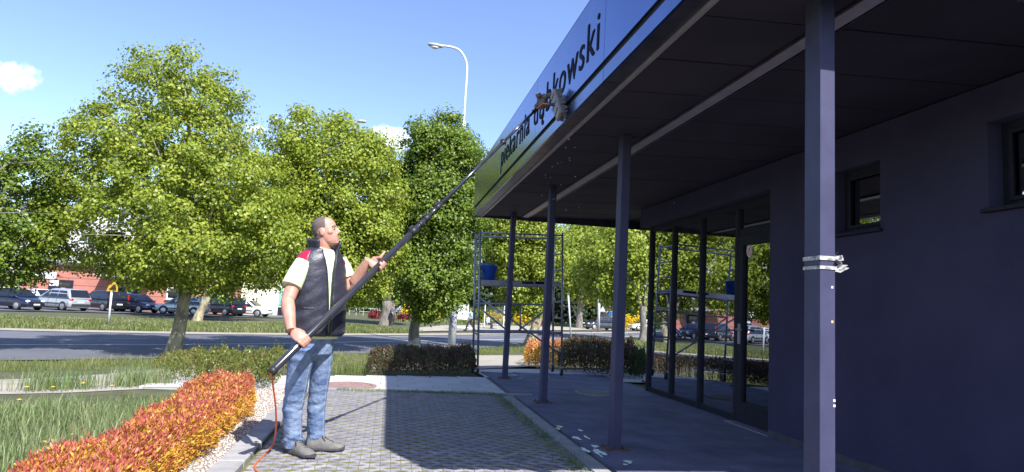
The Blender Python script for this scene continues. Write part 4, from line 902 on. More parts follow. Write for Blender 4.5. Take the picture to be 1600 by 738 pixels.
def grip(mb, c, n, tdir, index_sign, thumb_along=False):
    n = perp(n); t = tdir-PAX*(tdir@PAX)-n*(tdir@n); t /= np.linalg.norm(t)
    fl_ = [.9, 1.0, .96, .8]
    for i in range(4):
        a = (1.5-i)*.0215*index_sign; R = PRd+.0125
        angs = np.radians(np.array([18, 52, 88, 122, 155, 185])*fl_[i]+4)
        pts = [c+PAX*(a+.004*j*(-.3 if i < 2 else .3)*index_sign)+(n*math.cos(x)+t*math.sin(x))*(R-.0007*j) for j, x in enumerate(angs)]
        mb.tube([c+PAX*a*.85+n*(R+.006)+t*(-.012)]+pts, [.0125, .0122, .0112, .0106, .0098, .0090, .0072], 9)
        mb.ell(pts[-1], (.0074,)*3, nu=8, nv=6)
        mb.ell(pts[0]+n*.003, (.0125,)*3, nu=8, nv=6)
    pc = c+n*(PRd+.020)-t*.036
    mb.ell(pc, (.044, .056, .019), np.array([PAX, t, n]), 16, 10)
    mb.ell(pc+t*.02, (.046, .035, .016), np.array([PAX, t, n]), 14, 8)
    mb.ell(pc-t*.02+PAX*index_sign*.028-n*.008, (.022, .032, .018), np.array([PAX, t, n]), 12, 8)
    b = pc-t*.028+PAX*index_sign*.034-n*.008
    if thumb_along:
        q = [b, c+PAX*index_sign*.055-t*(PRd+.010)+n*.006, c+PAX*index_sign*.085-t*(PRd+.014), c+PAX*index_sign*.112-t*(PRd+.018)-n*.002]
    else:
        q = [b, c+PAX*index_sign*.050+(n*math.cos(-1.2)+t*math.sin(-1.2))*(PRd+.014), c+PAX*index_sign*.056+(n*math.cos(-1.9)+t*math.sin(-1.9))*(PRd+.012), c+PAX*index_sign*.056+(n*math.cos(-2.5)+t*math.sin(-2.5))*(PRd+.011)]
    mb.tube(q, [.016, .0135, .0118, .0085], 9); mb.ell(q[-1], (.0088,)*3, nu=8, nv=6)
    return pc-t*.058+n*.004
uz = np.array([0, 0, 1.0])
cR = pole_at(473); RW = grip(body, cR, cf*.85+uz*.45-rgt*.25, -uz*.9+rgt*.5, 1)
cL = pole_at(593); LW = grip(body, cL, -cf*.95-uz*.2, -uz*.75+rgt*.7, 1, True)
body.tube([RS+uz*.0, RS*.55+RE*.45, RE*.9+RS*.1, RE, RE*.75+RW*.25, RE*.35+RW*.65, RW*.94+RE*.06, RW], [.058, .053, .049, .048, .049, .040, .033, .032], 16)
body.tube([LS, LS*.55+LE*.45, LE, LE*.75+LW*.25, LE*.35+LW*.65, LW*.94+LE*.06, LW], [.058, .054, .050, .052, .042, .033, .032], 16)
RLEG = [(545, 474, 20), (560, 471, 19), (580, 467, 17.5), (612, 462, 16.4), (640, 457, 15.2), (670, 457, 14.3), (688, 458.5, 14.8), (698, 459.5, 15.2)]
LLEG = [(545, 502, 18), (560, 502, 17.5), (580, 501, 16.5), (612, 497, 14.8), (640, 494, 14.3), (670, 493.5, 14), (684, 494, 14.6), (693, 495, 15)]
RA = gp(462, 709); LA = gp(496, 703); dR, dL = fwd(RA)-D0, fwd(LA)-D0
def legrings(T, d0, d1, k, n=22, wob=0.0):
    out = []
    py0, py1 = T[0][0], T[-1][0]; nn = 30 if wob else 12
    for i in range(nn):
        py = py0+(py1-py0)*i/(nn-1); cxp = np.interp(py, [t[0] for t in T], [t[1] for t in T]); hw = np.interp(py, [t[0] for t in T], [t[2] for t in T])*PXM*k
        q = (py-py0)/(py1-py0); c = M(cxp, py, d0+(d1-d0)*q**1.2); ring = []
        for j in range(n):
            a = 2*PI*j/n; w2 = 1
            if wob:
                kn = math.exp(-((py-632)/26)**2)+1.7*math.exp(-((py-687)/12)**2)+.8*math.exp(-((py-556)/14)**2)
                w2 = 1+wob*kn*(math.sin(py*.42+2.0*math.sin(a+py*.02)+a)+.6*math.sin(py*.23-2*a+1))
            ring.append(c+rgt*hw*w2*math.cos(a)-cbk*hw*1.05*w2*math.sin(a))
        out.append(ring)
    return out
body.loft(legrings(RLEG, -.09, dR, .72)); body.loft(legrings(LLEG, .09, dL, .72))
bodyo = add_obj('body', remeshed(body, .0042, 3), man); bodyo.data.materials.append(MT['skin'])
# cropped hair: the skull's own surface, a few millimetres proud
bm_ = bodyo.data; vv = np.array([v.co[:] for v in bm_.vertices]); nn_ = np.array([v.normal[:] for v in bm_.vertices])
lx = (vv-HC)@hf/HS; ly = (vv-HC)@hl/HS; lz = (vv-HC)@hu/HS
hm = (lz > -.075) & (np.abs(lx) < .13) & (np.abs(ly) < .076) & (((lx < .030+.22*(lz-.03)*0) & (lz > .025) & (lx < .050-.35*np.maximum(0, .075-lz))) | ((lx < -.022) & (lz > -.075+.0*lx)) | ((lx < .012) & (lz > .03)))
hm &= ~((np.hypot(lx+.006, lz+.008) < .036) & (np.abs(ly) > .05)); hm &= ~((lx < -.02) & (lz < -.055))
hm &= lz < .2
fsel = [p.vertices[:] for p in bm_.polygons if all(hm[i] for i in p.vertices)]; ids = sorted({i for f in fsel for i in f}); mp_ = {v: i for i, v in enumerate(ids)}
hb = MB(); hb.v = [tuple(vv[i]+nn_[i]*.0035) for i in ids]; hb.f = [tuple(mp_[i] for i in f) for f in fsel]; hb.build('hair', MT['hair'], bodyo, True)
for s in (-1, 1):
    MB().ell(Hd(.079, s*.032, .004), (.011, .012, .0055), HA_, 10, 6).build('eye', MT['eye'], bodyo, True); MB().ell(Hd(.0868, s*.0335, .004), (.0045, .008, .0055), HA_, 8, 6).build('iris', MT['iris'], bodyo, True)
    MB().tube([Hd(.094, s*.014, .026), Hd(.092, s*.034, .032), Hd(.078, s*.052, .026)], [.004, .0045, .003], 6).build('eyebrow', MT['hair'], bodyo, True)
MB().ell(Hd(.091, 0, -.060), (.007, .022, .004), HA_, 10, 6).ell(Hd(.089, 0, -.069), (.007, .020, .0045), HA_, 10, 6).build('lips', MT['lip'], bodyo, True)
# jeans
jb = MB(); jb.loft(legrings(RLEG, -.09, dR, 1.0, 26, .05)); jb.loft(legrings(LLEG, .09, dL, 1.0, 26, .05))
jb.loft([[torso(2*PI*k/28, z, o_) for k in range(28)] for z, o_ in ((Zpy(562), -.055), (Zpy(553), -.012), (Zpy(545), -.004), (Zpy(530), -.022), (Zpy(520), -.035))])
jo = add_obj('jeans', remeshed(jb, .0065, 2), man); jo.data.materials.append(MT['denim'])
sm2 = MB()
for T, d0, d1 in ((RLEG, -.09, dR), (LLEG, .09, dL)):
    rg = legrings(T, d0, d1, 1.0, 26, .05); sm2.tube([(r_[25]*.5+r_[24]*.5)+cbk*.002 for r_ in rg[4:]], .003, 5)
sm2.build('seam', MT['denim_seam'], jo)
for T, d0, d1 in ((RLEG, -.09, dR), (LLEG, .09, dL)):
    rg = legrings(T, d0, d1, 1.0, 26, .05); m = MB(); m.loft([[p+(p-sum(r_)/26)*.03 for p in r_] for r_ in rg[-3:]], cap=False); m.build('hem', MT['denim'], jo, True)
# polo shirt: body, hem and sleeves
sh = MB(); sh.loft([[torso(2*PI*k/32, z, -.012) for k in range(32)] for z in np.linspace(Zpy(529), Zpy(394), 20)])
sh.tube([RS+uz*.015+TL*.02, RS*.75+RE*.25-TL*.005, RS*.5+RE*.5-TL*.012, RS*.40+RE*.60-TL*.014], [.066, .069, .071, .072], 20)
sh.tube([LS+uz*.01-TL*.02, LS*.7+LE*.3, LS*.42+LE*.58], [.062, .066, .068], 20)
sh.tube([M(505, 394), M(507, 387)], [.082, .074], 20)
so_ = add_obj('polo_shirt', remeshed(sh, .006, 2), man); so_.data.materials.append(MT['shirt'])
# vest
def theta0(py): return rad(np.interp(py, [385, 392, 405, 420, 440, 470, 522], [38, 26, 13, 7.5, 5, 3.2, 1.8]))
NT, NZ = 84, 66
def vest_pt(u, py, off=0.0):
    t0 = theta0(py); th = t0+(2*PI-2*t0)*u; z = Zpy(py)
    puff = .0012*math.sin((py-386)/21*2*PI)+.0022*math.sin(th*5+py*.09)*math.sin(py*.17+th*2)+.0026*math.sin(py*.31+3*math.sin(th*2.3))*(0.4+.6*min(1, max(0, (py-430)/60)))
    hemf = -.012 if py > 520 else 0
    return torso(th, z, off+puff+hemf)
def shell(name, u0, u1, p0, p1, off, mat, parent, nu=NT, nz=NZ, th_=.012):
    b = MB(); pys = np.linspace(p0, p1, nz); us = np.linspace(u0, u1, nu)
    b.loft([[vest_pt(u, py, off) for u in us] for py in pys], closed=False)
    o = b.build(name, mat, parent, True); s = o.modifiers.new('thickness', 'SOLIDIFY'); s.thickness = th_; s.offset = 0
    return o
vest = shell('vest', 0, 1, 524, 390, .012, MT['vest'], man)
def uof(thdeg, py): t0 = theta0(py); return ((rad(thdeg) % (2*PI))-t0)/(2*PI-2*t0)
shell('red_patch', uof(-112, 402), uof(-58, 402), 414, 394.5, .017, MT['vest_red'], vest, 14, 8, .006)
shell('grey_yoke', uof(-180, 400), uof(-113, 400), 408, 392, .017, MT['vest_grey'], vest, 14, 8, .006)
shell('chest_tab', uof(48, 408), uof(60, 408), 409.5, 404, .021, MT['vest_red'], vest, 4, 4, .004)
shell('pocket_welt', uof(-55, 490), uof(-30, 490), 484, 481, .017, MT['vest'], vest, 8, 4, .006); shell('pocket_welt', uof(30, 490), uof(55, 490), 484, 481, .017, MT['vest'], vest, 8, 4, .006)
zp = MB(); 
for s in (0, 1): zp.tube([vest_pt(s, py, .016) for py in np.linspace(523, 392, 40)], .0055, 6)
zp.build('zip', MT['clamp'], vest, True)
cb = MB(); NC = 40; NKC = M(505.5, 388, .0)
def coll(u, h):
    th = rad(44)+(2*PI-rad(88))*u; rr_ = .092+.022*h+.004*math.sin(u*40); lift = .062*h+.012*h*(1-math.cos(th))
    c = NKC-uz*.015; return c+TF*(math.cos(th)*rr_*.98)+TL*math.sin(th)*rr_*1.12+uz*lift
cb.loft([[coll(u, h) for u in np.linspace(0, 1, NC)] for h in np.linspace(-.25, 1, 8)], closed=False)
c_o = cb.build('vest_collar', MT['vest'], vest, True); s_ = c_o.modifiers.new('thickness', 'SOLIDIFY'); s_.thickness = .02; s_.offset = 0
# shoes
def shoe(heel, toe, label):
    h, t = np.array(heel), np.array(toe); d = t-h; Ln = np.linalg.norm(d); d /= Ln; s = np.array([-d[1], d[0], 0]); up_, so2 = MB(), MB()
    st = [(-.02, .030, .06, .085), (.0, .037, .085, .10), (.15, .039, .10, .105), (.32, .039, .105, .108), (.48, .041, .086, .088), (.65, .046, .064, .064), (.82, .047, .055, .052), (.94, .037, .047, .042), (1.0, .018, .034, .03)]
    rings = []
    for f, hw, ht, _ in st:
        c = h+d*Ln*f; rings.append([c+s*hw*np.sign(math.cos(a))*abs(math.cos(a))**.75+uz*(.022+max(0, math.sin(a))**.8*(ht-.012)) if math.sin(a) >= 0 else c+s*hw*np.sign(math.cos(a))*abs(math.cos(a))**.75+uz*.02 for a in np.linspace(0, 2*PI, 20, endpoint=False)])
    up_.loft(rings)
    o = up_.build('shoe', MT['shoe'], man, True)
    sr = []
    for f, hw, ht, _ in st:
        c = h+d*Ln*(f*1.02-.005); w_ = hw*1.1; lift = .012*max(0, f-.8)/.2+.006; gr = .022
        sr.append([c+s*w_*np.sign(math.cos(a))*abs(math.cos(a))**.6+uz*(lift+gr*.5+gr*.62*np.sign(math.sin(a))*abs(math.sin(a))**.5) for a in np.linspace(0, 2*PI, 18, endpoint=False)])
    so2.loft(sr); so2.build('sole', MT['sole'], o)
    lc = MB()
    for k in range(5):
        f = .40+.07*k; ht = np.interp(f, [q[0] for q in st], [q[2] for q in st]); c = h+d*Ln*f
        lc.tube([c+s*.022*q+uz*(ht+.012-.010*q*q)+d*.006*q for q in (-1, -.5, 0, .5, 1)], .0032, 5)
    lc.tube([h+d*Ln*.38+uz*.118, h+d*Ln*.42+s*.03+uz*.105, h+d*Ln*.5+s*.04+uz*.085], .003, 5).tube([h+d*Ln*.38+uz*.118, h+d*Ln*.42-s*.03+uz*.105, h+d*Ln*.5-s*.04+uz*.085], .003, 5)
    lc.build('lace', MT['lace'], o, True)
shoe(np.r_[gp(449, 708)[:2], .006], np.r_[gp(489, 720)[:2], .006], 0)
shoe(np.r_[gp(480, 705)[:2], .006], np.r_[gp(537, 707)[:2], .006], 1)
# pole
pole = empty('washing_pole', PB0, 'long black telescopic washing pole held up to the fascia', 'pole')
def sec(name, a, b, r0, r1, mat, n=16): return MB().tube([pole_at(a), pole_at(b)], [r0, r1], n).build(name, mat, pole, True)
MB().tube([PB0, PB0+PAX*.012, pole_at(645)], [.0265, .0265, .0245], 20).build('tube', MT['carbon'], pole, True)
MB().tube([PB0-PAX*.012, PB0+PAX*.03], .0305, 20).build('end_cap', MT['clamp'], pole, True)
sec('tube', 644, 668, .0225, .0225, MT['carbon']); sec('tube', 666, 690, .019, .019, MT['carbon']); 
MB().tube([pole_at(688), pole_at(787)], [.0165, .016], 14).build('tube', MT['carbon'], pole, True); MB().tube([pole_at(785), pole_at(837)], [.0135, .013], 14).build('tube', MT['carbon'], pole, True)
for a, b, r_ in ((642, 650, .033), (655, 659, .027), (663, 670, .028), (673, 676, .023), (681, 688, .024), (783.5, 788.5, .020)):
    c = sec('clamp', a, b, r_, r_, MT['clamp']); p = pole_at((a+b)/2); n_ = perp(uz); s_ = np.cross(PAX, n_)
    MB().box(p+n_*(r_+.006), (abs(b-a)*.006, .02, .016), np.array([PAX, s_, n_])).build('lever', MT['clamp'], c, bevel=.003)
p = pole_at(500); n_ = perp(cf); s_ = np.cross(PAX, n_)
pl = pole_at(463); MB().box(pl+perp(cf*.8+uz*.3)*(PRd+.001), (.05, .014, .003), np.array([PAX, np.cross(PAX, perp(cf*.8+uz*.3)), perp(cf*.8+uz*.3)])).build('label_strip', MT['tape'], pole)
# brush head at the fascia
bx, by, bz = XF-.07, 0, 0; TP = pole_at(836)
BC = atX(869, 164, XF-.075); PC = atX(848, 162, XF-.11)
MB().tube([TP-PAX*.02, TP+PAX*.05, TP*.3+PC*.7-uz*.02], [.024, .022, .012], 12).build('brush_socket', MT['clamp'], pole, True)
fy = np.array([0, -1.0, 0]); bu = np.array([.10, -.52, -.85]); bu /= np.linalg.norm(bu); bn = np.array([1.0, 0, 0]); bn = bn-bu*(bn@bu); bn /= np.linalg.norm(bn); bs = np.cross(bn, bu); BA = np.array([bu, bs, bn])
bro = MB().box(BC, (.30, .11, .03), BA).build('brush_block', MT['brush_block'], pole, bevel=.008)
bb_ = MB(); rr_ = np.random.default_rng(3)
for i in range(26):
    for j in range(7):
        a = BC+bu*(-.14+.28*i/25)+bs*(-.045+.09*j/6)+bn*.016; e = a+bn*.038+bu*rr_.normal()*.012+bs*((j-3)*.007+rr_.normal()*.008); bb_.tube([a, e], [.007, .005], 5)
o = bb_.build('bristles', MT['bristle'], bro); o['kind'] = 'stuff'
for k in (-.09, .0, .09): MB().box(BC+bu*k-bn*.0185, (.004, .10, .004), BA).build('block_rib', MT['clamp'], bro)
pd = MB()
for i in range(26):
    a = rr_.normal(size=3)*np.array([.02, .085, .028]); pd.ell(PC+np.array([0, .04, .02])+a, (.03, .04, .025), None, 8, 6)
pdo = add_obj('fleece_pad', remeshed(pd, .008, 2), pole); pdo.data.materials.append(MT['bristle'])
MB().tube([PC+np.array([-.02, .06, -.02]), PC+np.array([-.05, .0, -.05]), PC+np.array([-.02, -.10, -.03]), BC-bn*.02], .0055, 8).build('orange_clip', MT['orange'], pole, True)
MB().tube([TP, TP*.5+PC*.5+np.array([-.02, 0, .02]), PC+np.array([.0, -.05, -.02]), BC-bn*.02], .014, 8).build('gooseneck', MT['clamp'], pole, True)
# orange hose
hp = [PB0-PAX*.01]+[atD(px, py, D0+dd) for px, py, dd in ((427, 606, -.50), (431, 640, -.36), (431, 672, -.2))]+[gp(px, py, dz) for px, py, dz in ((427, 694, .06), (416, 708, .02), (402, 722, .012), (398, 731, .012), (404, 738, .012), (425, 747, .012), (440, 775, .012), (420, 860, .012))]
def smooth_path(P, n=8):
    P = [np.array(p, float) for p in P]; P = [2*P[0]-P[1]]+P+[2*P[-1]-P[-2]]; out = []
    for i in range(1, len(P)-2):
        for k in range(n):
            t = k/n; a, b, c, d = P[i-1:i+3]; out.append(.5*((2*b)+(c-a)*t+(2*a-5*b+4*c-d)*t*t+(3*b-a-3*c+d)*t**3))
    return out+[P[-2]]
tag(MB().tube(smooth_path(hp), .0066, 8).build('hose', MT['orange'], None, True), 'thin orange hose hanging from the pole end to the paving', 'hose')
# falling drops
MT['water'] = material('water_drop', (.75, .8, .85), None, .05, spec=1.0)
db = MB(); rr_ = np.random.default_rng(9)
for i in range(46):
    px, py = rr_.uniform(838, 905), rr_.uniform(170, 320); p_ = atX(px, py, rr_.uniform(1.28, 1.9)); s_ = rr_.uniform(.0016, .0042); db.ell(p_, (s_, s_, s_*rr_.uniform(1, 2.2)), None, 6, 4)
for i in range(14):
    p_ = np.array([rr_.uniform(1.5, 2.6), rr_.uniform(5.5, 9), rr_.uniform(.2, 2.4)]); s_ = rr_.uniform(.002, .004); db.ell(p_, (s_, s_, s_*2), None, 6, 4)
tag(db.build('water_drops', MT['water'], shop if False else None, True), 'bright water drops falling from the brush under the fascia', None, kind='stuff')

# ------------------------------------------------------------------ parked cars
def carpaint(name, c, metal=0.3): return material(name, c, None, 0.28, metal, coat=0.8, local=True)
MT['tyre'] = material('tyre', (0.018, 0.018, 0.019), None, 0.85); MT['alloy'] = material('alloy_rim', (0.42, 0.42, 0.44), None, 0.35, metal=0.7)
MT['car_glass'] = material('car_window', (0.012, 0.014, 0.018), None, 0.04, spec=.8); MT['lamp'] = material('headlamp', (0.75, 0.76, 0.78), None, 0.1, spec=.8)
MT['tail'] = material('tail_lamp', (0.45, 0.01, 0.015), None, 0.15); MT['plate'] = material('number_plate', (0.75, 0.75, 0.72), None, 0.5); MT['bumper'] = material('dark_bumper', (0.03, 0.03, 0.033), None, 0.6)
PAINT = {'navy': carpaint('navy_paint', (0.012, 0.016, 0.045)), 'silver': carpaint('silver_paint', (0.50, 0.52, 0.54), .5), 'white': carpaint('white_paint', (0.72, 0.72, 0.72), 0), 'black': carpaint('black_paint', (0.012, 0.012, 0.018)), 'pale': carpaint('pale_green_paint', (0.42, 0.50, 0.50), .4), 'grey': carpaint('dark_grey_paint', (0.05, 0.055, 0.075), .4), 'red': carpaint('dark_red_paint', (0.20, 0.02, 0.02))}
SHAPES = {   # length, half width, roof height, belt height, bonnet height, windscreen base x, windscreen top x, roof rear x, rear window base x, boot height
 'mpv':    (4.25, .87, 1.62, .95, .93, 1.28, .35, -1.65, -2.02, .95),
 'hatch':  (3.95, .83, 1.47, .90, .86, 1.02, .25, -1.45, -1.90, .92),
 'estate': (4.65, .88, 1.56, .93, .90, 1.12, .28, -1.85, -2.22, .95),
 'saloon': (4.45, .86, 1.44, .90, .86, 1.08, .30, -.95, -1.62, .96),
}
def car(shape, paint, loc, heading, label, group='cars parked across the road', tall_tail=False, black_bumper=False):
    Ln, hw, hr, hb, hbo, w0, w1, r1, r0, bt = SHAPES[shape]; P = PAINT[paint]
    t = empty('parked_car', loc, label, 'car', group, heading); H = Ln/2
    def ring(x, hw_, zb, zt, n=20, e=.32):
        c, rz = (zb+zt)/2, (zt-zb)/2
        return [(x, hw_*np.sign(math.cos(a))*abs(math.cos(a))**e, c+rz*np.sign(math.sin(a))*abs(math.sin(a))**(e+.05)) for a in np.linspace(0, 2*PI, n, endpoint=False)]
    st = [(-H, .80, .34, bt-.22), (-H+.07, .92, .26, bt-.06), (-H+.3, .98, .22, bt), (r0+.1, 1, .20, max(bt, hb-.02)), (-.6, 1.0, .20, hb), (.3, 1.0, .20, hb), (w0-.1, .99, .20, hb-.01), (w0+.15, .98, .20, hbo+.02), (H-.55, .95, .21, hbo-.07), (H-.2, .88, .23, hbo-.16), (H-.04, .76, .28, hbo-.28), (H, .66, .34, hbo-.36)]
    st.sort()
    MB().loft([ring(x, hw*k, a, b) for x, k, a, b in st]).build('body', P, t, True, local=True)
    ht = hw*.76
    gx_ = [(w0+.08, 0.0), ((w0+w1)/2, .58), (w1, .95), (0, 1.0), (r1*.5, 1.0), (r1, .94), ((r1+r0)/2, .55), (r0-.05, 0)]
    def gring(x, q):
        zt = hb-.03+(hr-hb+.03)*max(q, .02); k = max(q, .02); yt = hw*.965+(ht-hw*.965)*k
        return [(x, -hw*.965, hb-.05), (x, -(hw*.965*.5+yt*.5)-.01, (hb-.03+zt)/2), (x, -yt, zt-.05*k), (x, -yt+.10, zt), (x, 0, zt+.022*k), (x, yt-.10, zt), (x, yt, zt-.05*k), (x, (hw*.965*.5+yt*.5)+.01, (hb-.03+zt)/2), (x, hw*.965, hb-.05)]
    MB().loft([gring(x, q) for x, q in gx_]).build('roof', P, t, True, local=True)
    def side(x, f, s, off=.012):
        zt = hr-.05; y = hw*.965+(ht-hw*.965)*f*.98; return (x, s*(y+off), hb-.01+(zt-hb)*f)
    def A(f): return w0+.02+(w1-w0)*f-.05
    def Cc(f): return r0+.12+(r1-r0)*f
    for s in (-1, 1):
        cuts = [(A, .30), (.26, -.62), (-.68, None)] if True else 0
        for i in range(3):
            fr = (lambda f: A(f)-.06) if i == 0 else (lambda f, v=(.25, -.66)[i-1]: v)
            bk = (lambda f, v=(.31, -.60)[i]: v) if i < 2 else (lambda f: Cc(f)+.10)
            if i == 2 and bk(.5) > fr(.5)-.15: continue
            q = [side(bk(.06), .06, s), side(fr(.06), .06, s), side(fr(.86), .86, s), side(bk(.86), .86, s)]
            MB().add(q, [(0, 1, 2, 3)]).build('window', MT['car_glass'], t, local=True)
    def endq(xa, xb, fa, fb, name, sgn):
        f0, f1 = .10, .88; q = []
        for f, s in ((f0, -1), (f0, 1), (f1, 1), (f1, -1)):
            x = xa+(xb-xa)*f+sgn*.03; y = (hw*.9+(ht-hw*.9)*f)-.04; z = hb+(hr-hb)*f+.02; q.append((x, s*y, z))
        MB().add(q, [(0, 1, 2, 3)]).build(name, MT['car_glass'], t, local=True)
    endq(w0+.06, w1, 0, 1, 'windscreen', 1); endq(r0-.05, r1, 0, 1, 'rear_window', -1)
    for x in (H-.82, -H+.78):
        for s in (-1, 1):
            y = s*(hw-.09); w_ = MB().loft([[(x+r_*math.cos(a), y+s*d_, .31+r_*math.sin(a)) for a in np.linspace(0, 2*PI, 22, endpoint=False)] for d_, r_ in ((-.10, .29), (.085, .31), (.105, .30), (.11, .235))]).build('wheel', MT['tyre'], t, True, local=True)
            MB().loft([[(x+r_*math.cos(a), y+s*d_, .31+r_*math.sin(a)) for a in np.linspace(0, 2*PI, 16, endpoint=False)] for d_, r_ in ((.095, .23), (.118, .21), (.112, .05))]).build('rim', MT['alloy'], w_, True, local=True)
            MB().loft([[(x+.375*math.cos(a), y+s*d_, .32+.375*math.sin(a)) for a in np.linspace(-.25, PI+.25, 18)] for d_ in (.02, .0935)], closed=True).build('wheel_arch', MT['bumper'], t, local=True)
    zl = hbo-.22
    for s in (-1, 1):
        MB().ell((H-.16, s*hw*.66, zl), (.13, .17, .085), None, 12, 8).build('headlight', MT['lamp'], t, True, local=True)
        if tall_tail: MB().box((-H+.13, s*hw*.86, bt+.14), (.14, .12, .52)).build('taillight', MT['tail'], t, bevel=.03, local=True)
        else: MB().ell((-H+.10, s*hw*.78, bt-.12), (.10, .15, .12), None, 12, 8).build('taillight', MT['tail'], t, True, local=True)
        MB().ell((w0-.12, s*(hw+.07), hb+.06), (.06, .10, .065), None, 10, 6).build('mirror', P, t, True, local=True)
        for xd in (-.64, .28): MB().bb(xd-.01, xd+.01, s*hw-.006, s*hw+.006, .35, hb-.06).build('door_gap', MT['bumper'], t, local=True)
        MB().box((.0, s*(hw+.006), .52), (1.9, .014, .06)).build('rub_strip', MT['bumper'], t, local=True)
    MB().box((H-.005, 0, .42), (.03, .46, .10)).build('number_plate', MT['plate'], t, local=True); MB().box((-H-.006, 0, .58 if tall_tail else bt-.30), (.03, .46, .10)).build('number_plate', MT['plate'], t, local=True)
    MB().box((H-.03, 0, .60), (.06, .75, .10)).build('grille', MT['bumper'], t, bevel=.02, local=True)
    bm2 = MB().box((-H+.02, 0, .44), (.10, hw*1.62, .20)); bm2.build('rear_bumper', MT['bumper'] if black_bumper else P, t, bevel=.04, local=True)
    MB().box((H-.10, 0, .30), (.14, hw*1.5, .12)).build('front_bumper', MT['bumper'], t, bevel=.03, local=True)
    return t
YAW = rad(10.309)
def hdg(px, lat, fw):       # a heading given as across / along the line of sight
    v = ray(px, 480); f = np.array([v[0], v[1], 0])/math.hypot(v[0], v[1]); v = np.array([f[1], -f[0], 0])*lat+f*fw; return math.atan2(v[1], v[0])
def place(px, py): q = gp(px, py); return np.array([q[0], q[1], tz(q[0], q[1])+.03])
car('hatch', 'navy', place(22, 484), hdg(22, .62, -.78), 'navy hatchback facing the road at the far left, below the thin-leaved tree')
car('saloon', 'white', place(62, 480), hdg(62, .5, -.86), 'white car mostly hidden between the navy hatchback and the silver people carrier')
car('mpv', 'silver', place(95, 485), hdg(95, -.56, .83), 'silver people carrier with black rear bumper seen from behind', black_bumper=True)
car('mpv', 'black', place(160, 486), hdg(160, -.52, .85), 'black people carrier with tall red tail lamps beside the yellow sign', tall_tail=True)
car('hatch', 'navy', place(212, 488.5), hdg(212, .66, -.75), 'dark blue hatchback facing the road right of the yellow sign')
car('hatch', 'pale', place(284, 492.5), hdg(284, -.93, .36), 'pale green hatchback half hidden behind the lichen-spotted trunk')
car('estate', 'black', place(343, 493), hdg(343, -.66, .75), 'black estate car with red tail lamps behind the short stout tree')
car('saloon', 'white', place(384, 494.5), hdg(384, .90, -.44), 'white saloon at the end of the row before the cream wall')
car('mpv', 'grey', place(938, 516), hdg(938, -.86, -.5), 'dark grey people carrier crossing the sandy yard behind the white pole', 'cars across the road on the right')
car('hatch', 'white', place(1006, 517.5), hdg(1006, -.9, -.44), 'white hatchback partly hidden by the slim corner post', 'cars across the road on the right')

# ------------------------------------------------------------------ buildings across the road
MT['brick_red'] = material('salmon_render', (0.42, 0.165, 0.125), (0.36, 0.14, 0.105), 0.85, scale=.8, bump=.1, bscale=20)
MT['band'] = material('render_groove', (0.20, 0.08, 0.06), None, .9)
MT['cream'] = material('cream_render', (0.66, 0.62, 0.48), (0.60, 0.56, 0.42), 0.9, scale=.6)
MT['white_wall'] = material('white_render', (0.62, 0.60, 0.60), (0.55, 0.53, 0.54), 0.9, scale=.5)
MT['grey_wall'] = material('grey_render', (0.34, 0.35, 0.40), (0.28, 0.29, 0.34), 0.9, scale=.4)
MT['mint'] = material('mint_paint', (0.20, 0.55, 0.46), None, .6)
MT['signwhite'] = material('sign_white', (.75, .76, .78), None, .5); MT['signyellow'] = material('sign_yellow', (.55, .30, .02), None, .5); MT['signblue'] = material('sign_blue', (.03, .22, .65), None, .5)
def house(name, pxa, Da, pxb, Db, depth, h, mat, label, wins=(), cat='building', roofmat='roofing', band=0):
    """box house whose street face runs between two points; wins: (u0,u1,z0,z1) along the face"""
    a = atD(pxa, 480, Da); b = atD(pxb, 480, Db); a[2] = b[2] = -DROP-.05; d = b-a; Ln = np.linalg.norm(d); d /= Ln; n = np.array([d[1], -d[0], 0]);  # n: towards the road
    t = empty(name, (a+b)/2-n*depth/2, label, cat); ax = np.array([d, -n, uz])
    MB().box((a+b)/2-n*depth/2+uz*h/2, (Ln, depth, h), ax).build('wall', mat, t)
    MB().box((a+b)/2-n*(depth/2-.15)+uz*(h+.15), (Ln+.5, depth+.6, .3), ax).build('roof', MT[roofmat], t)
    for (u0, u1, z0, z1) in wins:
        c = a+d*(u0+u1)/2*Ln+uz*(z0+z1)/2; w_ = (u1-u0)*Ln
        m = MB()
        for s in (-1, 1): m.box(c+d*s*(w_/2-.05)+n*.03, (.1, .1, z1-z0), ax).box(c+uz*s*((z1-z0)/2-.05)+n*.032, (w_-.2, .1, .1), ax)
        m.box(c+n*.033, (.07, .1, z1-z0-.2), ax); f = m.build('window', MT['signwhite'], t)
        MB().box(c+n*.012, (w_-.18, .02, z1-z0-.18), ax).build('pane', MT['car_glass'], f)
        MB().box(c-uz*((z1-z0)/2+.05)+n*.08, (w_+.2, .22, .08), ax).build('sill', MT['grey_wall'], f)
    for k in range(band): MB().box((a+b)/2+uz*(.75+k*.62)+n*.004, (Ln-.02, .02, .035), ax).build('groove', MT['band'], t)
    return t, a, d, n, ax, Ln
rb_, a, d, n, ax, Ln = house('red_building', 30, 56, 368, 60, 12, 3.7, MT['brick_red'], 'low salmon-red building with horizontal grooves behind the parked cars', [(.66, .78, 1.2, 2.3), (.86, .96, 1.2, 2.3)], band=5)
for u, w_, h_ in ((.17, 1.9, 2.4), (.47, 2.1, 2.5)):
    c = a+d*u*Ln; MB().box(c+uz*h_/2+n*.02, (w_, .12, h_), ax).build('doorway', MT['frame'], rb_)
    dd_ = MB().box(c+uz*(h_/2-.1)+n*.09+d*.3, (.9, .05, h_-.3), ax).build('door', MT['car_glass'], rb_); MB().box(c+uz*1.25+n*.12+d*.25, (.35, .02, .9), ax).build('notice', MT['signwhite'], rb_)
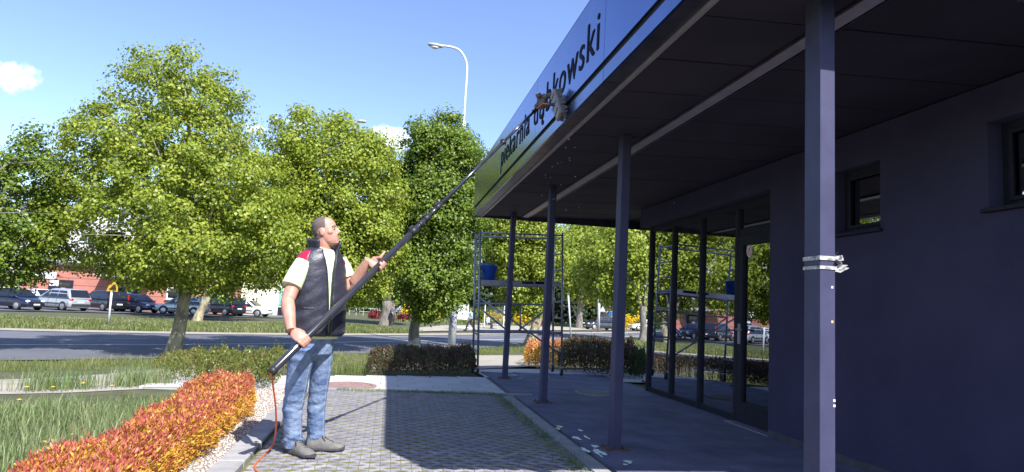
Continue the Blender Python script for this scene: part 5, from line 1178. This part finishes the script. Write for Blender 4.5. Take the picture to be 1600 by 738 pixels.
MB().box(a+d*.47*Ln+uz*3.0+n*.9, (4.2, 1.8, .22), ax).build('porch_roof', MT['grey_wall'], rb_)
MB().box(a+d*.09*Ln+uz*2.75+n*.06, (1.9, .1, .6), ax).build('wall_sign', MT['signwhite'], rb_); MB().box(a+d*.14*Ln+uz*2.1+n*.06, (.7, .08, .5), ax).build('wall_sign', MT['signwhite'], rb_)
wl = [(u/12, u/12+.045, z, z+1.5) for u in range(0, 12) for z in (5.3, 8.3, 11.3)]
house('white_block', -160, 92, 372, 96, 14, 13.2, MT['white_wall'], 'tall white block with rows of windows showing through the tree crowns', wl)
cr_, a, d, n, ax, Ln = house('cream_building', 369, 62, 470, 68, 10, 5.0, MT['cream'], 'cream windowless wall at the end of the car park')
MB().box(a+d*.80*Ln+uz*1.9+n*.05, (2.6, .1, 1.5), ax).build('mint_shutter', MT['mint'], cr_); MB().box(a+d*.80*Ln+uz*.5+n*.05, (2.6, .1, .8), ax).build('vent', MT['frame'], cr_)
house('grey_block', 452, 135, 735, 150, 14, 10.5, MT['grey_wall'], 'distant grey-blue block beyond the lime trees', [(u/10+.02, u/10+.06, z, z+1.6) for u in range(10) for z in (1.5, 4.5, 7.5)])

# ------------------------------------------------------------------ street furniture
MT['white_conc'] = material('white_concrete', (0.62, 0.62, 0.60), (0.48, 0.48, 0.47), 0.8, scale=6, bump=.1, bscale=60); MT['graf'] = material('graffiti_blue', (0.03, 0.04, 0.12), None, .6)
MT['steelwhite'] = material('white_painted_steel', (0.72, 0.73, 0.76), (0.62, 0.63, 0.67), .45, scale=12); MT['lamp_grey'] = material('lamp_housing', (0.45, 0.45, 0.47), (.36, .36, .38), .5, scale=9)
lb = gp(705.5, 541); LD = fwd(lb); lp = empty('street_lamp', lb, 'tall white street lamp with graffiti on its thick foot behind the clipped hedge', 'street lamp')
tpz = atD(724.5, 190, LD)
MB().tube([lb-uz*.1, lb+uz*2.6, lb+(tpz-lb)*.5, tpz], [.20, .185, .15, .105], 18).build('lower_pole', MT['white_conc'], lp, True)
def lampP(px, py): return atD(px, py, LD)
MB().tube(smooth_path([tpz-uz*.2, lampP(727, 150), lampP(729.6, 110), lampP(727.5, 94), lampP(719, 80), lampP(706, 74), lampP(688, 71.5)], 6), .055, 12).build('arm', MT['steelwhite'], lp, True)
h0, h1 = lampP(691, 73), lampP(669, 69.5); dh = h1-h0; Lh = np.linalg.norm(dh); dh /= Lh; sh_ = np.cross(uz, dh); sh_ /= np.linalg.norm(sh_); vh = np.cross(dh, sh_)
hd = MB(); hd.loft([[h0+dh*Lh*f+sh_*w_*math.cos(q)+vh*(t_ if math.sin(q) > 0 else b_)*math.sin(q) for q in np.linspace(0, 2*PI, 16, endpoint=False)] for f, w_, t_, b_ in ((-.05, .06, .05, .05), (.1, .12, .09, .08), (.5, .17, .11, .10), (.9, .15, .09, .08), (1.02, .06, .04, .04))]); hd.build('lamp_head', MT['lamp_grey'], lp, True)
MB().ell(h0+dh*Lh*.5-vh*.09, (.22, .13, .09), np.array([dh, sh_, vh]), 14, 8).build('lens', MT['steelwhite'], lp, True)
gb = MB(); rr_ = np.random.default_rng(21)
for k in range(16):
    z0 = rr_.uniform(.75, 1.45); a0 = math.atan2(-lb[1], -lb[0])+rr_.uniform(-.8, .8); pts = []
    for j in range(5): pts.append(lb+uz*(z0+.07*j*rr_.uniform(-1, 1.2))+np.array([math.cos(a0+.16*j*rr_.choice([-1, 1])), math.sin(a0+.16*j), 0])*.198)
    gb.tube(pts, .014, 5)
gb.build('graffiti', MT['graf'], lp)
l2 = np.r_[atD(536, 300, 64)[:2], -DROP]; lp2 = empty('street_lamp', l2, 'second street lamp whose arm and head rise just above the tree behind the man', 'street lamp')
def l2P(px, py): return atD(px, py, 64)
MB().tube([l2, l2P(534, 300), l2P(538, 215)], [.20, .14, .10], 12).build('pole', MT['white_conc'], lp2, True)
MB().tube(smooth_path([l2P(537, 225), l2P(538.5, 208), l2P(544, 199), l2P(552, 194), l2P(560, 191)], 5), .075, 8).build('arm', MT['lamp_grey'], lp2, True)
MB().ell(l2P(565, 190), (.52, .28, .16), np.array([rgt, -cbk, uz]), 14, 8).build('lamp_head', MT['lamp_grey'], lp2, True)
def post_thing(name, base, top, r_, label, cat, mat='steelwhite'):
    t = empty(name, base, label, cat); MB().tube([base-uz*.1, top], r_, 12).build('pole', MT[mat], t, True); return t
# yellow sign
b0 = gp(169, 511); SD = fwd(b0); ys_ = post_thing('yellow_sign', b0, atD(175, 452, SD), .045, 'yellow-framed sign on a thin white pole in the far verge', 'sign')
c = atD(176, 448, SD)-cbk*0; fwd_ = -cbk
sg = MB(); sg.prism([(-.27, -.24), (.29, -.24), (.26, .06), (.08, .24), (-.18, .03)], c, rgt, uz, cbk, .03); sg.build('board', MT['signyellow'], ys_)
MB().prism([(-.15, -.17), (.20, -.17), (.18, .03), (.06, .13)], c+cbk*.032, rgt, uz, cbk, .006).build('dark_panel', MT['car_glass'], ys_)
# thin post, white pole with a triangular sign seen from behind, kiosk with taxi sign
post_thing('metal_post', gp(893, 538), atD(888, 462, fwd(gp(893, 538))), .055, 'thin grey metal post beyond the purple hedge', 'post', 'lamp_grey')
wb = gp(935, 518.5); WD = fwd(wb); wp = post_thing('road_sign', wb, atD(936.5, 448, WD), .15, 'thick white pole with a triangular sign seen from behind beside the dark grey car', 'sign', 'white_conc')
tb = atD(942, 483, WD)+cbk*(-.2); MB().prism([(-.36, -.3), (.36, -.3), (0, .34)], tb, rgt, uz, cbk, .03).build('sign_plate', MT['lamp_grey'], wp)
KD = 88; kb_ = np.r_[atD(957, 500, KD)[:2], -DROP]; kio = empty('taxi_kiosk', kb_, 'round beige kiosk with a blue TAXI sign and red dome behind the dark grey car', 'kiosk')
MT['beige'] = material('beige_panel', (.50, .44, .38), (.44, .38, .33), .8, scale=2)
MB().tube([kb_, kb_+uz*2.9], 1.35, 24).build('wall', MT['beige'], kio, True); MB().tube([kb_+uz*2.9, kb_+uz*3.05], 1.5, 24).build('roof', MT['signwhite'], kio)
MB().ell(kb_+uz*3.3-rgt*.75, (.65, .35, .75), np.array([rgt*.8+uz*.6, cbk, uz*.8-rgt*.6]), 14, 8).build('red_dome', MT['vest_red'], kio, True)
def text_mesh(txt, c, ax_, h, mat, name, parent, depth=.004, bold=0):
    f = bpy.data.curves.new('t', 'FONT'); f.body = txt; f.size = 1; f.align_x = 'CENTER'; f.align_y = 'CENTER'; f.extrude = depth/2/h; f.offset = bold
    o = bpy.data.objects.new('tmp', f); col.objects.link(o); g = bpy.context.evaluated_depsgraph_get(); g.update(); me = bpy.data.meshes.new_from_object(o.evaluated_get(g)); bpy.data.objects.remove(o)
    P = np.array([v.co[:] for v in me.vertices])*h; Q = c+P[:, :1]*ax_[0]+P[:, 1:2]*ax_[1]+P[:, 2:]*ax_[2]; b = MB(); b.add(Q, [tuple(p.vertices) for p in me.polygons]); bpy.data.meshes.remove(me)
    return b.build(name, mat, parent)
kc = kb_+uz*2.05+cbk*1.37-rgt*.35; ts = MB().box(kc, (.95, .05, .52), np.array([rgt, cbk, uz])).build('taxi_sign', MT['signblue'], kio); text_mesh('TAXI', kc+cbk*.03, np.array([rgt, uz, cbk]), .38, MT['signwhite'], 'lettering', ts)
# notice board
nb = gp(716, 515.5); ND = fwd(nb); nbt = empty('notice_board', nb, 'large white notice board on posts right of the street lamp foot', 'notice board')
for px in (712.5, 731): MB().tube([gp(px, 515.5)*np.array([1, 1, 0])+uz*(-DROP-.05), atD(px, 481, ND)], .07, 8).build('leg', MT['steelwhite'], nbt, True)
qa, qb = atD(711, 494.5, ND), atD(732, 480, ND); MB().box((qa+qb)/2, (np.linalg.norm((qb-qa)[:2]), .08, 1.25), np.array([rgt, cbk, uz])).build('board', MT['signwhite'], nbt); MB().box(atD(721, 511.5, ND), (1.7, .06, .10), np.array([rgt, cbk, uz])).build('rail', MT['steelwhite'], nbt)
# bus stop bench with shelter panel
sb_ = gp(765, 515.5); BD = fwd(sb_)+2; 
def bP(px, py): return atD(px, py, BD)
bz0 = np.r_[bP(765, 513)[:2], -DROP]; bn_ = empty('bench', bz0, 'grey bench where a seated person in light blue waits', 'bench')
MB().box(bz0+uz*.46, (1.8, .42, .06), np.array([rgt, cbk, uz])).build('seat', MT['lamp_grey'], bn_); 
for s in (-.75, .75): MB().box(bz0+uz*.22+rgt*s, (.07, .36, .43), np.array([rgt, cbk, uz])).build('leg', MT['lamp_grey'], bn_)
stp = np.r_[bP(771, 513)[:2], -DROP]-cbk*-.0+(-cbk)*.8; sp_ = empty('shelter_panel', stp, 'pale glazed shelter panel behind the bench across the road', 'shelter')
for s in (-.9, .9): MB().tube([stp+rgt*s, stp+rgt*s+uz*2.2], .05, 8).build('leg', MT['steelwhite'], sp_)
MB().box(stp+uz*1.25, (1.7, .03, 1.7), np.array([rgt, cbk, uz])).build('pane', glassmat('shelter_glass', (.75, .8, .82), 2.0, 0.1, .1), sp_)
# low railing in the far verge
fr_ = [np.r_[atD(px, 495, 84)[:2], -DROP] for px in (545, 556, 567, 578, 589)]; fn = empty('railing', fr_[2], 'thin grey-green tube railing across the road right of the man', 'railing')
for q in fr_: MB().tube([q, q+uz*1.0], .04, 8).build('post', MT['lamp_grey'], fn)
for z in (.55, 1.0): MB().tube([fr_[0]+uz*z, fr_[-1]+uz*z], .035, 8).build('rail', MT['lamp_grey'], fn)

# ------------------------------------------------------------------ people across the road
def walker(base, facing, h, label, top, trousers, stride=.3, seated=False):
    t = empty('person', base, label, 'person'); f = np.array([facing[0], facing[1], 0]); f = f/np.linalg.norm(f); l = np.array([-f[1], f[0], 0]); k = h/1.76; B = np.array(base, float); b = MB()
    def P(x, y, z): return B+(f*x+l*y+uz*z)*k
    hipz = .50 if seated else .92; hz = hipz-.92
    b.tube([P(0, 0, .90+hz), P(0, 0, 1.15+hz), P(.02, 0, 1.40+hz), P(.02, 0, 1.50+hz)], [.145*k, .15*k, .165*k, .07*k], 14); b.tube([P(.02, 0, 1.45+hz), P(.03, 0, 1.58+hz)], .055*k, 10); b.ell(P(.04, 0, 1.66+hz), (.10*k, .078*k, .12*k), np.array([f, l, uz]), 14, 10); b.ell(P(.14, 0, 1.65+hz), (.02*k, .015*k, .02*k))
    legs, arms = [], []
    for s in (-1, 1):
        if seated: L_ = [P(0, .09*s, .52), P(.42, .10*s, .52), P(.44, .10*s, .28), P(.42, .10*s, .07)]
        else: L_ = [P(0, .09*s, .93), P(.5*stride*s+.05, .09*s, .50), P(stride*s-.04, .09*s, .09)]
        b.tube(L_, ([.085, .07, .055, .045] if seated else [.09, .065, .045])[:len(L_)] if k == 1 else [q*k for q in ([.085, .07, .055, .045] if seated else [.09, .065, .045])], 12); b.tube([L_[-1]+f*(-.06*k)-uz*.03*k, L_[-1]+f*.18*k-uz*.04*k], .042*k, 8); legs.append(L_)
        A_ = [P(.02, .19*s, 1.43+hz), P(-.18*s*stride-.02, .24*s, 1.14+hz), P(-.2*s*stride+.14, .22*s, .92+hz)]; b.tube(A_, [.05*k, .042*k, .032*k], 10); b.ell(A_[-1]-uz*.06*k, (.03*k, .02*k, .07*k)); arms.append(A_)
    o = add_obj('body', remeshed(b, .016, 2), t); o.data.materials.append(MT['skin'])
    m = MB(); m.tube([P(0, 0, .95+hz), P(0, 0, 1.15+hz), P(.02, 0, 1.40+hz), P(.02, 0, 1.49+hz)], [.175*k, .17*k, .185*k, .085*k], 14)
    for A_ in arms: m.tube([A_[0], A_[1]], [.065*k, .058*k], 10)
    q = add_obj('shirt', remeshed(m, .018, 2), t); q.data.materials.append(top)
    m = MB(); m.tube([P(0, 0, .86+hz), P(0, 0, 1.0+hz)], .165*k, 14)
    for L_ in legs: m.tube(L_, [q_*k for q_ in ([.10, .085, .075, .07] if seated else [.105, .085, .068])], 12)
    q = add_obj('trousers', remeshed(m, .018, 2), t); q.data.materials.append(trousers)
    MB().ell(P(.015, 0, 1.70+hz), (.105*k, .088*k, .10*k), np.array([f, l, uz]), 12, 8).build('hair', MT['hair'], o, True)
    for L_ in legs: MB().tube([L_[-1]+f*(-.07*k)-uz*.035*k, L_[-1]+f*.2*k-uz*.045*k], .048*k, 8).build('shoe', MT['sole'], t, True)
    return t
MT['blue_shirt'] = material('light_blue_cloth', (.36, .50, .62), (.30, .44, .56), .8, scale=8); MT['dark_cloth'] = material('dark_cloth', (.02, .02, .03), None, .8); MT['grey_cloth'] = material('grey_cloth', (.10, .10, .13), None, .8)
g = gp(734, 517.5); walker(g+uz*.03, rgt*-1+cbk*.15, 1.78, 'pedestrian in a light blue shirt and dark trousers walking left past the notice board', MT['blue_shirt'], MT['dark_cloth'], .36)
g = gp(612.5, 509); walker(g+uz*.03, cbk*.3+rgt*.95, 1.76, 'pedestrian in grey top and black trousers standing beside the dark tree trunk', MT['grey_cloth'], MT['dark_cloth'], .08)
walker(bz0+cbk*.1-rgt*.2, rgt*.9+cbk*.5, 1.72, 'person in light blue sitting on the bench across the road', MT['blue_shirt'], MT['dark_cloth'], 0, True)

# washing water lying on the kerb and paving under the brush
MT['wet'] = material('standing_water', (0.05, 0.055, 0.07), (0.09, 0.09, 0.11), 0.2, scale=8, spec=.9)
rr_ = np.random.default_rng(31)
for i in range(14):
    y = rr_.uniform(5.05, 6.7); x = rr_.uniform(1.755, 1.95)+.06*(rr_.random() < .3); a, b = rr_.uniform(.012, .035), rr_.uniform(.03, .11)
    k = 20; ph = rr_.uniform(0, 6, 3)
    poly = [((1+.3*math.sin(3*q+ph[0])+.2*math.sin(5*q+ph[1]))*a*math.cos(q), (1+.3*math.sin(2*q+ph[2])+.15*math.sin(7*q))*b*math.sin(q)) for q in np.linspace(0, 2*PI, k, endpoint=False)]
    pdl = MB().prism(poly, (x, y, .0072+.00003*i), (1, 0, 0), (0, 1, 0), (0, 0, 1), .001).build('puddle', MT['wet'], None); tag(pdl, 'small wet patch of washing water beside the kerb', None, kind='structure')
